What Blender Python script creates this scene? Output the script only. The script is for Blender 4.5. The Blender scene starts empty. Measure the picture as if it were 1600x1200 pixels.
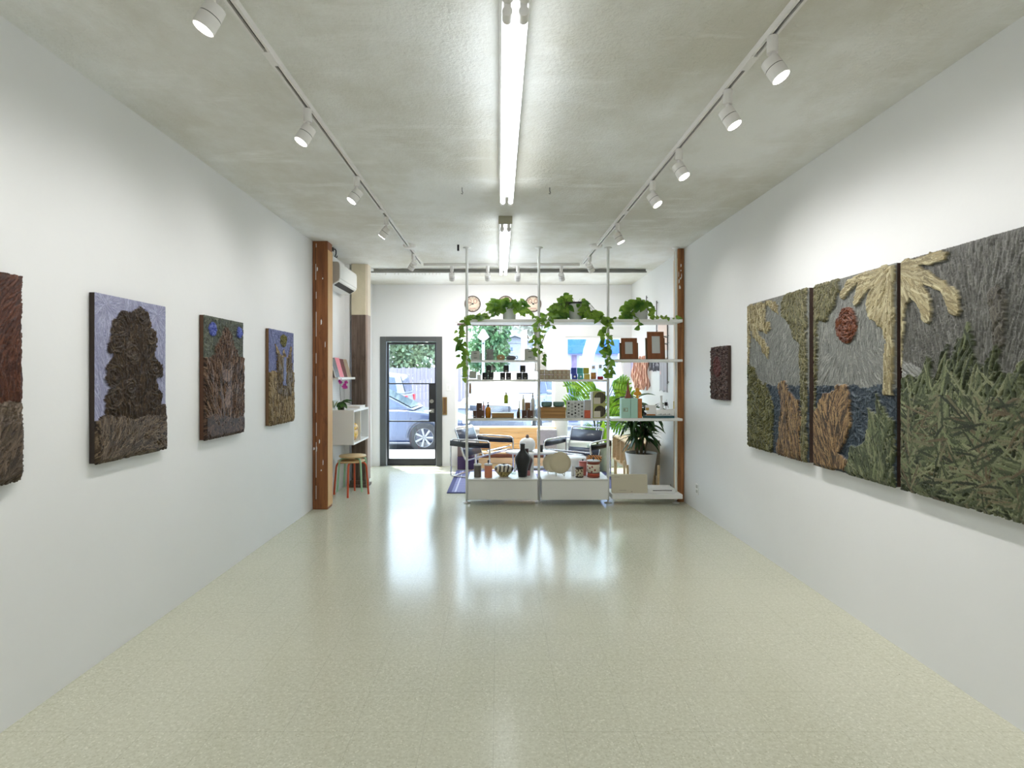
import bpy, math, random
import numpy as np
from mathutils import Vector, Matrix
C = bpy.context.collection
PI = math.pi
random.seed(7)
# ---------------------------------------------------------------- camera frame (used to turn measurements into metres)
F, CX, CY, EYE = 864.0, 779.0, 587.5, 1.55
def wx(x, Z): return (x - CX) * Z / F
def wz(y, Z): return EYE - (y - CY) * Z / F
def W(x, y, Z): return Vector((wx(x, Z), Z, wz(y, Z)))
H = 3.118            # ceiling height
XL, XR = -2.163, 2.285
YF, YB = 9.5, -3.2   # street wall, wall behind
def s2l(c):
    c = c / 255.0
    return c / 12.92 if c <= .04045 else ((c + .055) / 1.055) ** 2.4
def rgb(r, g, b): return (s2l(r), s2l(g), s2l(b), 1.0)

# ---------------------------------------------------------------- mesh builder
class MB:
    def __init__(s): s.v = []; s.f = []; s.sm = []; s.mi = []; s.m = 0
    def add(s, vs, fs, smooth=False):
        b = len(s.v); s.v += [tuple(p) for p in vs]
        for f in fs: s.f.append(tuple(b + i for i in f)); s.sm.append(smooth); s.mi.append(s.m)
        return s
    def box(s, x0, x1, y0, y1, z0, z1):
        x0, x1 = sorted((x0, x1)); y0, y1 = sorted((y0, y1)); z0, z1 = sorted((z0, z1))
        v = [(x0,y0,z0),(x1,y0,z0),(x1,y1,z0),(x0,y1,z0),(x0,y0,z1),(x1,y0,z1),(x1,y1,z1),(x0,y1,z1)]
        return s.add(v, [(0,3,2,1),(4,5,6,7),(0,1,5,4),(1,2,6,5),(2,3,7,6),(3,0,4,7)])
    def hexa(s, a, b):      # a, b: two quads of corresponding corners
        v = list(a) + list(b)
        return s.add(v, [(3,2,1,0),(4,5,6,7),(0,1,5,4),(1,2,6,5),(2,3,7,6),(3,0,4,7)])
    def cyl(s, p0, p1, r0, r1=None, n=16, caps=True):
        r1 = r0 if r1 is None else r1
        p0, p1 = Vector(p0), Vector(p1); d = (p1 - p0).normalized()
        u = d.orthogonal().normalized(); w = d.cross(u)
        v = []
        for p, r in ((p0, r0), (p1, r1)):
            for i in range(n):
                a = 2*PI*i/n; v.append(p + (u*math.cos(a) + w*math.sin(a))*r)
        s.add(v, [(i, (i+1)%n, n+(i+1)%n, n+i) for i in range(n)], True)
        if caps: s.add(v, [tuple(reversed(range(n))), tuple(range(n, 2*n))])
        return s
    def tube(s, pts, r, n=8, closed=False, radii=None):
        pts = [Vector(p) for p in pts]; m = len(pts); v = []; u = None
        for i, p in enumerate(pts):
            a = pts[(i-1) % m] if (closed or i > 0) else p
            b = pts[(i+1) % m] if (closed or i < m-1) else p
            d = (b - a).normalized()
            if u is None: u = d.orthogonal().normalized()
            u = (u - d*u.dot(d))
            u = u.normalized() if u.length > 1e-6 else d.orthogonal().normalized()
            w = d.cross(u); rr = radii[i] if radii else r
            for k in range(n):
                t = 2*PI*k/n; v.append(p + (u*math.cos(t) + w*math.sin(t))*rr)
        fs = []
        for i in range(m if closed else m-1):
            j = (i+1) % m
            for k in range(n): fs.append((i*n+k, i*n+(k+1)%n, j*n+(k+1)%n, j*n+k))
        s.add(v, fs, True)
        if not closed: s.add(v, [tuple(reversed(range(n))), tuple((m-1)*n+k for k in range(n))])
        return s
    def lathe(s, prof, cx=0, cy=0, z0=0, n=24, mat=None, caps=True):
        v = []; m = len(prof)
        for r, z in prof:
            for k in range(n):
                a = 2*PI*k/n; p = Vector((cx + r*math.cos(a), cy + r*math.sin(a), z0 + z))
                v.append(mat @ p if mat else p)
        fs = [(i*n+k, i*n+(k+1)%n, (i+1)*n+(k+1)%n, (i+1)*n+k) for i in range(m-1) for k in range(n)]
        s.add(v, fs, True)
        if caps and prof[0][0] > 1e-6: s.add(v, [tuple(reversed(range(n)))])
        if caps and prof[-1][0] > 1e-6: s.add(v, [tuple((m-1)*n+k for k in range(n))])
        return s
    def ell(s, c, rx, ry, rz, n=16, m=10):
        v = []
        for i in range(m+1):
            t = PI*i/m
            for k in range(n):
                a = 2*PI*k/n
                v.append((c[0]+rx*math.sin(t)*math.cos(a), c[1]+ry*math.sin(t)*math.sin(a), c[2]-rz*math.cos(t)))
        return s.add(v, [(i*n+k, i*n+(k+1)%n, (i+1)*n+(k+1)%n, (i+1)*n+k) for i in range(m) for k in range(n)], True)
    def prism(s, poly, axis, a0, a1):   # poly: 2-D points in the two other axes, in x-y-z order
        def P(p, a):
            return (a, p[0], p[1]) if axis == 'x' else (p[0], a, p[1]) if axis == 'y' else (p[0], p[1], a)
        n = len(poly); v = [P(p, a0) for p in poly] + [P(p, a1) for p in poly]
        return s.add(v, [tuple(reversed(range(n))), tuple(range(n, 2*n))] + [(i, (i+1)%n, n+(i+1)%n, n+i) for i in range(n)])
    def strip(s, pts, side, w, t=.002):  # ribbon along pts, half-width w(i) along side, thickness t
        pts = [Vector(p) for p in pts]; v = []; n = len(pts)
        for i, p in enumerate(pts):
            ww = w(i/(n-1)) if callable(w) else w
            d = (pts[min(i+1, n-1)] - pts[max(i-1, 0)]).normalized()
            sd = Vector(side); sd = (sd - d*sd.dot(d)).normalized(); nn = d.cross(sd)
            v += [p - sd*ww - nn*t/2, p + sd*ww - nn*t/2, p + sd*ww + nn*t/2, p - sd*ww + nn*t/2]
        fs = [(0,1,2,3)[::-1], tuple((n-1)*4+k for k in range(4))]
        for i in range(n-1):
            for k in range(4): fs.append((i*4+k, i*4+(k+1)%4, (i+1)*4+(k+1)%4, (i+1)*4+k))
        return s.add(v, fs, True)
    def leaf(s, base, d, nrm, L, Wd, kind='heart', droop=.15):
        d = Vector(d).normalized(); nrm = Vector(nrm); sd = d.cross(nrm)
        if sd.length < 1e-4: sd = d.orthogonal()
        sd.normalize(); nn = sd.cross(d).normalized()
        prof = {'heart': [(-.12,.26),(0,.44),(.2,.53),(.42,.49),(.65,.34),(.85,.16),(1,.01)],
                'long': [(0,.08),(.2,.4),(.5,.5),(.75,.34),(.92,.12),(1,0)],
                'oval': [(0,.05),(.2,.36),(.5,.5),(.8,.36),(.95,.14),(1,0)]}[kind]
        b = Vector(base); v = [b.copy()]; mids = []
        for t, w in prof:
            c = b + d*L*max(t, 0) - Vector((0,0,1))*droop*L*t*t
            mids.append(c); back = b + d*L*t - Vector((0,0,1))*droop*L*t*t
            v += [back - sd*Wd*w + nn*Wd*w*.18, c, back + sd*Wd*w + nn*Wd*w*.18]
        fs = [(0,2,1),(0,3,2)]
        for i in range(len(prof)-1):
            a = 1+3*i; e = 1+3*(i+1)
            fs += [(a, a+1, e+1, e), (a+1, a+2, e+2, e+1)]
        return s.add(v, fs, True)
    def xf(s, M, i0=0):
        for i in range(i0, len(s.v)): s.v[i] = tuple(M @ Vector(s.v[i]))
        return s
    def mesh(s, name, org=(0,0,0)):
        me = bpy.data.meshes.new(name)
        o = org
        me.from_pydata([(p[0]-o[0], p[1]-o[1], p[2]-o[2]) for p in s.v], [], s.f)
        me.polygons.foreach_set('use_smooth', s.sm); me.polygons.foreach_set('material_index', s.mi)
        me.update(); return me

def rootloc(o):
    while o.parent: o = o.parent
    return o['_l'] if '_l' in o else o.location
def obj(name, mb, mat, parent=None, bevel=0, org=None):
    if org is None: org = ORG.get(top(parent).name, (0,0,0)) if parent else (0,0,0)
    me = mb.mesh(name, org)
    for m in (mat if isinstance(mat, (list, tuple)) else [mat]): me.materials.append(m)
    o = bpy.data.objects.new(name, me); C.objects.link(o)
    if parent: o.parent = parent
    if bevel:
        b = o.modifiers.new('b', 'BEVEL'); b.width = bevel; b.segments = 2; b.limit_method = 'ANGLE'; b.angle_limit = .8
    return o
def top(o):
    while o.parent: o = o.parent
    return o
ORG = {}
def tag(o, label, cat, group=None, kind=None):
    if label: o['label'] = label
    if cat: o['category'] = cat
    if group: o['group'] = group
    if kind: o['kind'] = kind
    return o
def thing(name, label, cat, loc=(0,0,0), group=None):
    o = bpy.data.objects.new(name, None); C.objects.link(o); o.location = loc
    o.empty_display_size = .1
    ORG[o.name] = tuple(loc)
    return tag(o, label, cat, group)
def single(name, label, cat, mb, mat, group=None, loc=None, bevel=0):
    if loc is None:
        xs = [p[0] for p in mb.v]; ys = [p[1] for p in mb.v]; zs = [p[2] for p in mb.v]
        loc = ((min(xs)+max(xs))/2, (min(ys)+max(ys))/2, min(zs))
    o = obj(name, mb, mat, None, bevel, loc); o.location = loc; ORG[o.name] = tuple(loc)
    return tag(o, label, cat, group)
def struct(name, mb, mat, parent=None, bevel=0):
    o = obj(name, mb, mat, parent, bevel)
    if not parent: o['kind'] = 'structure'
    return o
def dup(root, loc, rz=0, label=None, group=None):
    r = root.copy(); C.objects.link(r); r.location = loc; r.rotation_euler = (0,0,rz)
    if label: r['label'] = label
    if group: r['group'] = group
    for ch in list(root.children):
        c = ch.copy(); C.objects.link(c); c.parent = r
        for g in ch.children:
            d = g.copy(); C.objects.link(d); d.parent = c
    return r

# ---------------------------------------------------------------- materials
def newmat(name):
    m = bpy.data.materials.new(name); m.use_nodes = True; nt = m.node_tree
    return m, nt, nt.nodes['Principled BSDF']
def N(nt, t, **k):
    n = nt.nodes.new(t)
    for a, b in k.items():
        if a in n.inputs.keys(): n.inputs[a].default_value = b
        else: setattr(n, a, b)
    return n
def mat(name, col, rough=.5, metal=0, var=0, vscale=8, bump=0, bscale=40, stretch=None, spec=.5, emit=0, coat=0):
    m, nt, b = newmat(name); L = nt.links
    b.inputs['Base Color'].default_value = col; b.inputs['Roughness'].default_value = rough
    b.inputs['Metallic'].default_value = metal; b.inputs['Specular IOR Level'].default_value = spec
    if coat: b.inputs['Coat Weight'].default_value = coat
    if emit:
        b.inputs['Emission Color'].default_value = col; b.inputs['Emission Strength'].default_value = emit
    tc = N(nt, 'ShaderNodeTexCoord'); src = tc.outputs['Object']
    if stretch:
        mp = N(nt, 'ShaderNodeMapping', Scale=stretch); L.new(src, mp.inputs['Vector']); src = mp.outputs['Vector']
    if var:
        nz = N(nt, 'ShaderNodeTexNoise', Scale=vscale, Detail=5.0); L.new(src, nz.inputs['Vector'])
        r = N(nt, 'ShaderNodeMix', data_type='RGBA'); L.new(nz.outputs['Fac'], r.inputs['Factor'])
        r.inputs['A'].default_value = tuple(c*(1-var) for c in col[:3]) + (1,)
        r.inputs['B'].default_value = tuple(min(1, c*(1+var)) for c in col[:3]) + (1,)
        for s_ in r.inputs:
            pass
        setmix(r, tuple(c*(1-var) for c in col[:3]) + (1,), tuple(min(1, c*(1+var)) for c in col[:3]) + (1,))
        L.new(mixout(r), b.inputs['Base Color'])
    if bump:
        nz = N(nt, 'ShaderNodeTexNoise', Scale=bscale, Detail=4.0); L.new(src, nz.inputs['Vector'])
        bp = N(nt, 'ShaderNodeBump', Strength=bump, Distance=.01); L.new(nz.outputs['Fac'], bp.inputs['Height'])
        L.new(bp.outputs['Normal'], b.inputs['Normal'])
    return m
def setmix(n, a, b):
    n.inputs[6].default_value = a; n.inputs[7].default_value = b
def mixout(n): return n.outputs[2]
def colmix(nt, fac, a, b):
    n = N(nt, 'ShaderNodeMix', data_type='RGBA')
    if hasattr(fac, 'links'): nt.links.new(fac, n.inputs[0])
    else: n.inputs[0].default_value = fac
    for i, c in ((6, a), (7, b)):
        if hasattr(c, 'links'): nt.links.new(c, n.inputs[i])
        else: n.inputs[i].default_value = c
    return n.outputs[2]
def ramp(nt, src, p0, p1):
    n = N(nt, 'ShaderNodeMapRange'); n.inputs[1].default_value = p0; n.inputs[2].default_value = p1
    nt.links.new(src, n.inputs[0]); return n.outputs[0]
def noise(nt, scale, detail=4, vec=None, rough=.5):
    n = N(nt, 'ShaderNodeTexNoise', Scale=float(scale), Detail=float(detail), Roughness=rough)
    if vec is None:
        vec = N(nt, 'ShaderNodeTexCoord').outputs['Object']
    nt.links.new(vec, n.inputs['Vector']); return n.outputs['Fac']
def mapped(nt, scale=(1,1,1), rot=(0,0,0)):
    mp = N(nt, 'ShaderNodeMapping', Scale=scale, Rotation=rot)
    nt.links.new(N(nt, 'ShaderNodeTexCoord').outputs['Object'], mp.inputs['Vector']); return mp.outputs['Vector']
def bumpn(nt, b, h, strength, dist=.01):
    bp = N(nt, 'ShaderNodeBump', Strength=strength, Distance=dist); nt.links.new(h, bp.inputs['Height'])
    nt.links.new(bp.outputs['Normal'], b.inputs['Normal'])

M = {}
def wallmat():
    m, nt, b = newmat('white_wall_paint')
    c = colmix(nt, noise(nt, 1.3, 5), rgb(226, 227, 226), rgb(234, 235, 235))
    nt.links.new(c, b.inputs['Base Color']); b.inputs['Roughness'].default_value = .62
    b.inputs['Specular IOR Level'].default_value = .35
    bumpn(nt, b, noise(nt, 9, 6), .12, .012); return m
def ceilmat():
    m, nt, b = newmat('ceiling_plaster')
    v = mapped(nt, (1, .7, 1))
    a = ramp(nt, noise(nt, .9, 7, v, .62), .38, .62)
    c = colmix(nt, a, rgb(214, 211, 199), rgb(242, 243, 241))
    c = colmix(nt, ramp(nt, noise(nt, 2.3, 8, mapped(nt, (.45, 1.8, 1)), .7), .54, .76), c, rgb(246, 246, 243))
    nt.links.new(c, b.inputs['Base Color']); b.inputs['Roughness'].default_value = .6
    bumpn(nt, b, noise(nt, 48, 6, None, .6), .6, .012); return m
def floormat():
    m, nt, b = newmat('floor_tile'); L = nt.links
    tc = N(nt, 'ShaderNodeTexCoord').outputs['Object']
    c = colmix(nt, ramp(nt, noise(nt, 55, 4, tc, .65), .35, .68), rgb(188, 187, 165), rgb(210, 210, 192))
    vo = N(nt, 'ShaderNodeTexVoronoi', Scale=150.0); L.new(tc, vo.inputs['Vector'])
    sp = N(nt, 'ShaderNodeSeparateColor'); L.new(vo.outputs['Color'], sp.inputs[0])
    c = colmix(nt, ramp(nt, sp.outputs[0], .86, .96), c, rgb(182, 181, 158))
    c = colmix(nt, ramp(nt, sp.outputs[1], .93, .97), c, rgb(218, 217, 200))
    c = colmix(nt, ramp(nt, noise(nt, .8, 5, tc), .3, .75), c, colmix(nt, .5, c, rgb(212, 211, 191)))
    vo2 = N(nt, 'ShaderNodeTexVoronoi', Scale=5.5); L.new(tc, vo2.inputs['Vector'])
    c = colmix(nt, ramp(nt, vo2.outputs['Distance'], .022, .012), c, rgb(90, 84, 66))
    br = N(nt, 'ShaderNodeTexBrick', offset=0.0, Scale=1.0)
    for k, vv in (('Brick Width', .3048), ('Row Height', .3048), ('Mortar Size', .0009), ('Mortar Smooth', .0), ('Bias', 0.0)): br.inputs[k].default_value = vv
    mp = N(nt, 'ShaderNodeMapping', Location=(.0225, .03, 0)); L.new(tc, mp.inputs['Vector']); L.new(mp.outputs[0], br.inputs['Vector'])
    c = colmix(nt, br.outputs['Fac'], c, colmix(nt, .35, c, rgb(120, 118, 96)))
    L.new(c, b.inputs['Base Color'])
    rr = N(nt, 'ShaderNodeMapRange'); L.new(noise(nt, 3, 5, tc), rr.inputs[0]); rr.inputs[3].default_value = .13; rr.inputs[4].default_value = .22
    L.new(rr.outputs[0], b.inputs['Roughness']); b.inputs['Specular IOR Level'].default_value = .34
    bumpn(nt, b, noise(nt, 14, 3, tc), .035, .01); return m
def woodmat(name, c1, c2, c3=None, axis='z', rough=.5, sc=1.0, knots=True):
    m, nt, b = newmat(name)
    st = {'z': (14, 14, .8), 'x': (.8, 14, 14), 'y': (14, .8, 14)}[axis]
    v = mapped(nt, tuple(s*sc for s in st))
    g = noise(nt, 2.2, 7, v, .62)
    c = colmix(nt, ramp(nt, g, .3, .7), c1, c2)
    if c3:
        st2 = {'z': (5, 5, 1.6), 'x': (1.6, 5, 5), 'y': (5, 1.6, 5)}[axis]
        c = colmix(nt, ramp(nt, noise(nt, 2.0, 6, mapped(nt, st2), .7), .56, .74), c, c3)
    nt.links.new(c, b.inputs['Base Color']); b.inputs['Roughness'].default_value = rough
    bumpn(nt, b, g, .25, .01); return m
def emitmat(name, col, s):
    m = bpy.data.materials.new(name); m.use_nodes = True; nt = m.node_tree
    nt.nodes.clear(); e = N(nt, 'ShaderNodeEmission', Color=col, Strength=s); o = N(nt, 'ShaderNodeOutputMaterial')
    nt.links.new(e.outputs[0], o.inputs[0]); return m
def glassmat(name, tint=(.97,.985,.98,1), gl=.06):
    m = bpy.data.materials.new(name); m.use_nodes = True; nt = m.node_tree; nt.nodes.clear()
    t = N(nt, 'ShaderNodeBsdfTransparent', Color=tint); g = N(nt, 'ShaderNodeBsdfGlossy', Roughness=.02)
    mx = N(nt, 'ShaderNodeMixShader'); mx.inputs[0].default_value = gl
    nt.links.new(t.outputs[0], mx.inputs[1]); nt.links.new(g.outputs[0], mx.inputs[2])
    o = N(nt, 'ShaderNodeOutputMaterial'); nt.links.new(mx.outputs[0], o.inputs[0]); return m
def leafmat(name, c1, c2, tr=.4, sc=12):
    m, nt, b = newmat(name)
    c = colmix(nt, ramp(nt, noise(nt, sc, 3), .35, .65), c1, c2)
    nt.links.new(c, b.inputs['Base Color']); b.inputs['Roughness'].default_value = .4
    t = N(nt, 'ShaderNodeBsdfTranslucent'); nt.links.new(c, t.inputs[0])
    mx = N(nt, 'ShaderNodeMixShader'); mx.inputs[0].default_value = tr
    nt.links.new(b.outputs[0], mx.inputs[1]); nt.links.new(t.outputs[0], mx.inputs[2])
    nt.links.new(mx.outputs[0], nt.nodes['Material Output'].inputs[0]); return m
M['wall'] = wallmat(); M['ceil'] = ceilmat(); M['floor'] = floormat()
M['white'] = mat('white_lacquer', rgb(242,242,239), .4)
M['white2'] = mat('white_powder_coated_steel', rgb(228,229,226), .38)
M['lampwhite'] = mat('lamp_white', rgb(236,233,230), .35)
M['grey'] = mat('light_grey_card', rgb(190,190,184), .6)
M['black'] = mat('black_plastic', rgb(22,22,23), .4)
M['dark'] = mat('dark_gap', rgb(40,38,36), .6)
M['steel'] = mat('brushed_steel', rgb(190,190,186), .3, 1)
M['chrome'] = mat('chrome', rgb(225,225,228), .12, 1)
M['brass'] = mat('aged_brass', rgb(168,140,96), .35, .8)
M['doorgrey'] = mat('charcoal_door_paint', rgb(80,83,83), .45)
M['doordark'] = mat('black_door_paint', rgb(38,39,42), .4)
M['glass'] = glassmat('window_glass')
M['clear'] = glassmat('clear_glass', (.92,.95,.94,1), .12)
M['post'] = woodmat('brown_timber', rgb(110,62,32), rgb(160,100,56), rgb(84,44,22), rough=.55)
M['post_pale'] = woodmat('pale_cut_timber', rgb(198,152,98), rgb(226,186,132))
M['post_r'] = woodmat('worn_brown_timber', rgb(132,82,44), rgb(184,126,76), rgb(70,44,28), rough=.6)
M['post_dark'] = woodmat('dark_weathered_timber', rgb(66,50,40), rgb(118,102,90), rgb(52,36,28), rough=.6)
M['cream'] = mat('old_cream_paint', rgb(205,196,170), .6, var=.08, vscale=10, bump=.2)
M['oak'] = woodmat('pale_oak', rgb(214,174,118), rgb(236,204,152), axis='x', rough=.5)
M['ply'] = woodmat('pale_plywood', rgb(214,184,138), rgb(232,208,168), axis='y', rough=.55)
M['gold_wood'] = woodmat('stained_wood', rgb(150,112,66), rgb(186,146,92), axis='x')
M['frame_wood'] = woodmat('chestnut_veneer', rgb(112,62,28), rgb(142,84,42), axis='z')
M['mirror'] = mat('grey_backing_card', rgb(196,200,198), .4)
M['pot'] = mat('matte_white_ceramic', rgb(226,227,226), .5)
M['potgrey'] = mat('pale_grey_ceramic', rgb(208,210,208), .5)
M['soil'] = mat('potting_soil', rgb(38,30,24), .95, var=.5, vscale=40, bump=.5)
M['pothos'] = leafmat('pothos_leaf', rgb(76,122,40), rgb(156,190,76), .5, 7)
M['stemg'] = mat('green_stem', rgb(92,104,62), .5)
M['dracaena'] = leafmat('dark_glossy_leaf', rgb(26,62,22), rgb(66,110,42), .25, 6)
M['monstera'] = leafmat('lime_leaf', rgb(120,176,30), rgb(180,216,70), .5, 5)
M['treeleaf'] = leafmat('tree_leaf', rgb(92,116,96), rgb(150,168,128), .35, 1.2)
M['treeleaf2'] = leafmat('hedge_leaf', rgb(74,112,82), rgb(124,160,110), .3, 2)
M['bark'] = mat('bark', rgb(110,96,82), .9, var=.3, vscale=5, bump=.5)
SKY, SUNW, SUNDIR, EXPO = 3.6, 5.5, (.25, -.40, -1), 1.2
# ================================================================= ROOM
T = .18
def wall_with_holes(x0, x1, z0, z1, holes, y0, y1):
    mb = MB(); xs = sorted({x0, x1} | {h[0] for h in holes} | {h[1] for h in holes}); zs = sorted({z0, z1} | {h[2] for h in holes} | {h[3] for h in holes})
    for i in range(len(xs)-1):
        for j in range(len(zs)-1):
            cx, cz = (xs[i]+xs[i+1])/2, (zs[j]+zs[j+1])/2
            if any(h[0] < cx < h[1] and h[2] < cz < h[3] for h in holes): continue
            mb.box(xs[i], xs[i+1], y0, y1, zs[j], zs[j+1])
    return mb
DX0, DX1, DZ1 = wx(594, YF), wx(691, YF), wz(526, YF)
AX0, AX1, AZ0, AZ1 = wx(711, YF), wx(867, YF), wz(670, YF), wz(503, YF)
BX0, BX1, BZ0, BZ1 = wx(884, YF), wx(974, YF), wz(690, YF), wz(526, YF)
struct('floor', MB().box(XL-.2, XR+.2, YB-.2, YF+T, -.12, 0), M['floor'])
struct('ceiling', MB().box(XL-.2, XR+.2, YB-.2, YF+T, H, H+.15), M['ceil'])
struct('wall_left', MB().box(XL-.2, XL, YB-.2, YF+T, 0, H), M['wall'])
struct('wall_right', MB().box(XR, XR+.2, YB-.2, YF+T, 0, H), M['wall'])
struct('wall_back', MB().box(XL, XR, YB-.2, YB, 0, H), M['wall'])
struct('wall_front', wall_with_holes(XL, XR, 0, H, [(DX0, DX1, 0, DZ1), (AX0, AX1, AZ0, AZ1), (BX0, BX1, BZ0, BZ1)], YF, YF+T), M['wall'])
# --- door
d = bpy.data.objects.new('door_1', None); C.objects.link(d); d['kind'] = 'structure'; ORG['door_1'] = (0,0,0)
fw = .10; y0, y1 = YF-.02, YF+.12
fr = MB().box(DX0, DX0+fw, y0, y1, 0, DZ1).box(DX1-fw, DX1, y0, y1, 0, DZ1).box(DX0+fw, DX1-fw, y0, y1, DZ1-fw*.85, DZ1)
obj('door_frame', fr, M['doorgrey'], d, .004)
lx0, lx1, lz1 = DX0+fw+.01, DX1-fw-.01, DZ1-fw*.85-.01
gx0, gx1, gz0, gz1 = wx(607, YF), wx(679, YF), wz(717, YF), wz(538, YF)
dy0, dy1 = YF+.03, YF+.08
lf = MB().box(lx0, gx0, dy0, dy1, .01, lz1).box(gx1, lx1, dy0, dy1, .01, lz1).box(gx0, gx1, dy0, dy1, gz1, lz1).box(gx0, gx1, dy0, dy1, .01, gz0)
lf.box(gx0, gx1, dy0, dy1, wz(600.5, YF), wz(598.5, YF)).box(gx0, gx1, dy0, dy1, wz(659.5, YF), wz(657.5, YF))
obj('door_leaf', lf, M['doordark'], d, .003)
obj('lock_plate', MB().box(wx(670, YF), gx1+.02, dy0-.012, dy0-.001, wz(659, YF), wz(599, YF)), M['doordark'], d)
obj('pane', MB().box(gx0, gx1, YF+.055, YF+.06, gz0, gz1), M['glass'], d)
kb = MB().cyl((wx(674.5, YF), dy0-.012, wz(627, YF)), (wx(674.5, YF), dy0-.04, wz(627, YF)), .033, n=20)
obj('deadbolt', kb, M['steel'], d)
hd = MB().box(wx(672, YF), wx(678, YF), dy0-.03, dy0-.01, wz(645, YF), wz(639, YF)).cyl((wx(675, YF), dy0-.02, wz(642, YF)), (wx(675, YF), dy0-.06, wz(642, YF)), .012).cyl((wx(676, YF), dy0-.06, wz(642, YF)), (wx(664, YF), dy0-.06, wz(642.5, YF)), .011)
obj('handle', hd, M['steel'], d)
for yy in (562, 695):
    obj('hinge', MB().cyl((gx0-.055, dy0-.015, wz(yy+5, YF)), (gx0-.055, dy0-.015, wz(yy-5, YF)), .012), M['steel'], d)
obj('threshold', MB().box(DX0, DX1, YF-.02, YF+T, 0, .012), M['steel'], d)
# --- windows
for nm, (a, b_, c, e), mul in (('window_1', (AX0, AX1, AZ0, AZ1), []), ('window_2', (BX0, BX1, BZ0, BZ1), [])):
    w = bpy.data.objects.new(nm, None); C.objects.link(w); w['kind'] = 'structure'; ORG[nm] = (0,0,0)
    t = .035
    mb = MB().box(a, a+t, YF+.02, YF+.12, c, e).box(b_-t, b_, YF+.02, YF+.12, c, e).box(a+t, b_-t, YF+.02, YF+.12, e-t, e).box(a+t, b_-t, YF+.02, YF+.12, c, c+t)
    obj('window_frame', mb, M['white'], w, .003)
    obj('pane', MB().box(a+t, b_-t, YF+.07, YF+.076, c+t, e-t), M['glass'], w)
    obj('window_sill', MB().box(a-.02, b_+.02, YF-.03, YF+.02, c-.025, c), M['white'], w, .003)
single('roller_blind', 'narrow brown roller blind rolled up at the top of the big window', 'blind',
       MB().cyl((AX0+.04, YF-.0, AZ1-.045), (AX1-.04, YF-.0, AZ1-.045), .022), mat('brown_blind', rgb(96,78,72), .6))
# --- switches, mail slot
p = W(701, 605, YF); sw = thing('light_switch', 'white light switch plate on the wall beside the door', 'switch', (p.x, YF, p.z))
obj('plate', MB().box(p.x-.04, p.x+.04, YF-.008, YF, p.z-.06, p.z+.06), M['white'], sw, .002)
obj('rocker', MB().box(p.x-.015, p.x+.015, YF-.014, YF-.008, p.z-.03, p.z+.03), M['white2'], sw, .002)
p = W(695, 634, YF); ml = thing('mail_slot', 'tall brass framed slot in the wall beside the door handle', 'mail slot', (p.x, YF, p.z))
a, b_, c, e = wx(691.5, YF), wx(698.5, YF), wz(648, YF), wz(620.5, YF)
obj('frame', MB().box(a, a+.02, YF-.015, YF, c, e).box(b_-.02, b_, YF-.015, YF, c, e).box(a+.02, b_-.02, YF-.015, YF, e-.02, e).box(a+.02, b_-.02, YF-.015, YF, c, c+.02), M['brass'], ml)
obj('flap', MB().box(a+.02, b_-.02, YF-.006, YF, c+.02, e-.02), mat('brown_flap', rgb(120,92,64), .5, .3), ml)
Z = 6.35; p = W(1088, 764, Z)
ot = thing('wall_outlet', 'small white power outlet low on the wall under the little red painting', 'outlet', (XR, Z, p.z))
obj('plate', MB().box(XR-.008, XR, Z-.04, Z+.04, p.z-.06, p.z+.06), M['white'], ot, .002)
obj('socket', MB().box(XR-.012, XR-.008, Z-.02, Z+.02, p.z-.045, p.z-.01).box(XR-.012, XR-.008, Z-.02, Z+.02, p.z+.01, p.z+.045), M['grey'], ot)
# --- timber posts
def chips(n, x0, x1, z0, z1, y, seed, axis='y'):
    r = random.Random(seed); out = []
    for i in range(n):
        mb = MB(); out.append(mb)
        x = r.uniform(x0, x1); z = r.uniform(z0, z1); h = r.uniform(.01, .04); w = r.uniform(.003, .008)
        mb.prism([(x-w, z-h), (x+w*.6, z-h*.7), (x+w, z+h*.3), (x, z+h), (x-w, z+h*.5)], 'y', y-.0015, y)
    return out
LPX0, LPX1, LPY0, LPY1 = XL, -1.985, 6.42, 6.60
pt = thing('timber_post', 'brown timber post with pale cut edge and white paint line beside the orange stool', 'post', (-2.07, 6.5, 0))
obj('post_body', MB().box(LPX0+.004, LPX1, LPY0, LPY1, 0, H), M['post'], pt, .006)
obj('pale_side', MB().box(LPX1, LPX1+.004, LPY0+.004, LPY1, .03, H-.1), M['post_pale'], pt)
ln = MB(); r_ = random.Random(3); z = .12
while z < H-.05:
    h = r_.uniform(.05, .5); h = min(h, H-.03-z); x = wx(493.6, LPY0) + r_.uniform(-.003, .003)
    obj('paint_streak', MB().box(x, x+.005, LPY0-.0015, LPY0, z, z+h), M['white'], pt); z += h + r_.uniform(.02, .22)
for cm in chips(9, LPX0+.02, LPX1-.02, .1, 2.9, LPY0, 5): obj('paint_chip', cm, M['white'], pt)
obj('crack', MB().box(wx(492.6, LPY0), wx(493.4, LPY0), LPY0-.001, LPY0, .1, H-.05), M['dark'], pt)
RPX0, RPX1, RPY0, RPY1 = 2.205, XR, 6.80, 6.95
pt = thing('timber_post', 'worn brown timber post with torn plaster at its top beside the white shelving', 'post', (2.2, 6.5, 0))
obj('post_body', MB().box(RPX0, RPX1-.004, RPY0, RPY1, 0, H), M['post_r'], pt, .006)
obj('pale_side', MB().box(RPX0-.004, RPX0, RPY0+.004, RPY1, .03, H-.12), M['post_pale'], pt)
for cm in chips(8, RPX0+.01, RPX1-.02, 2.6, 3.0, RPY0, 9): obj('plaster_chip', cm, M['white'], pt)
DPX0, DPX1, DPY0, DPY1 = -2.06, -1.863, 7.74, 7.92
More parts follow.
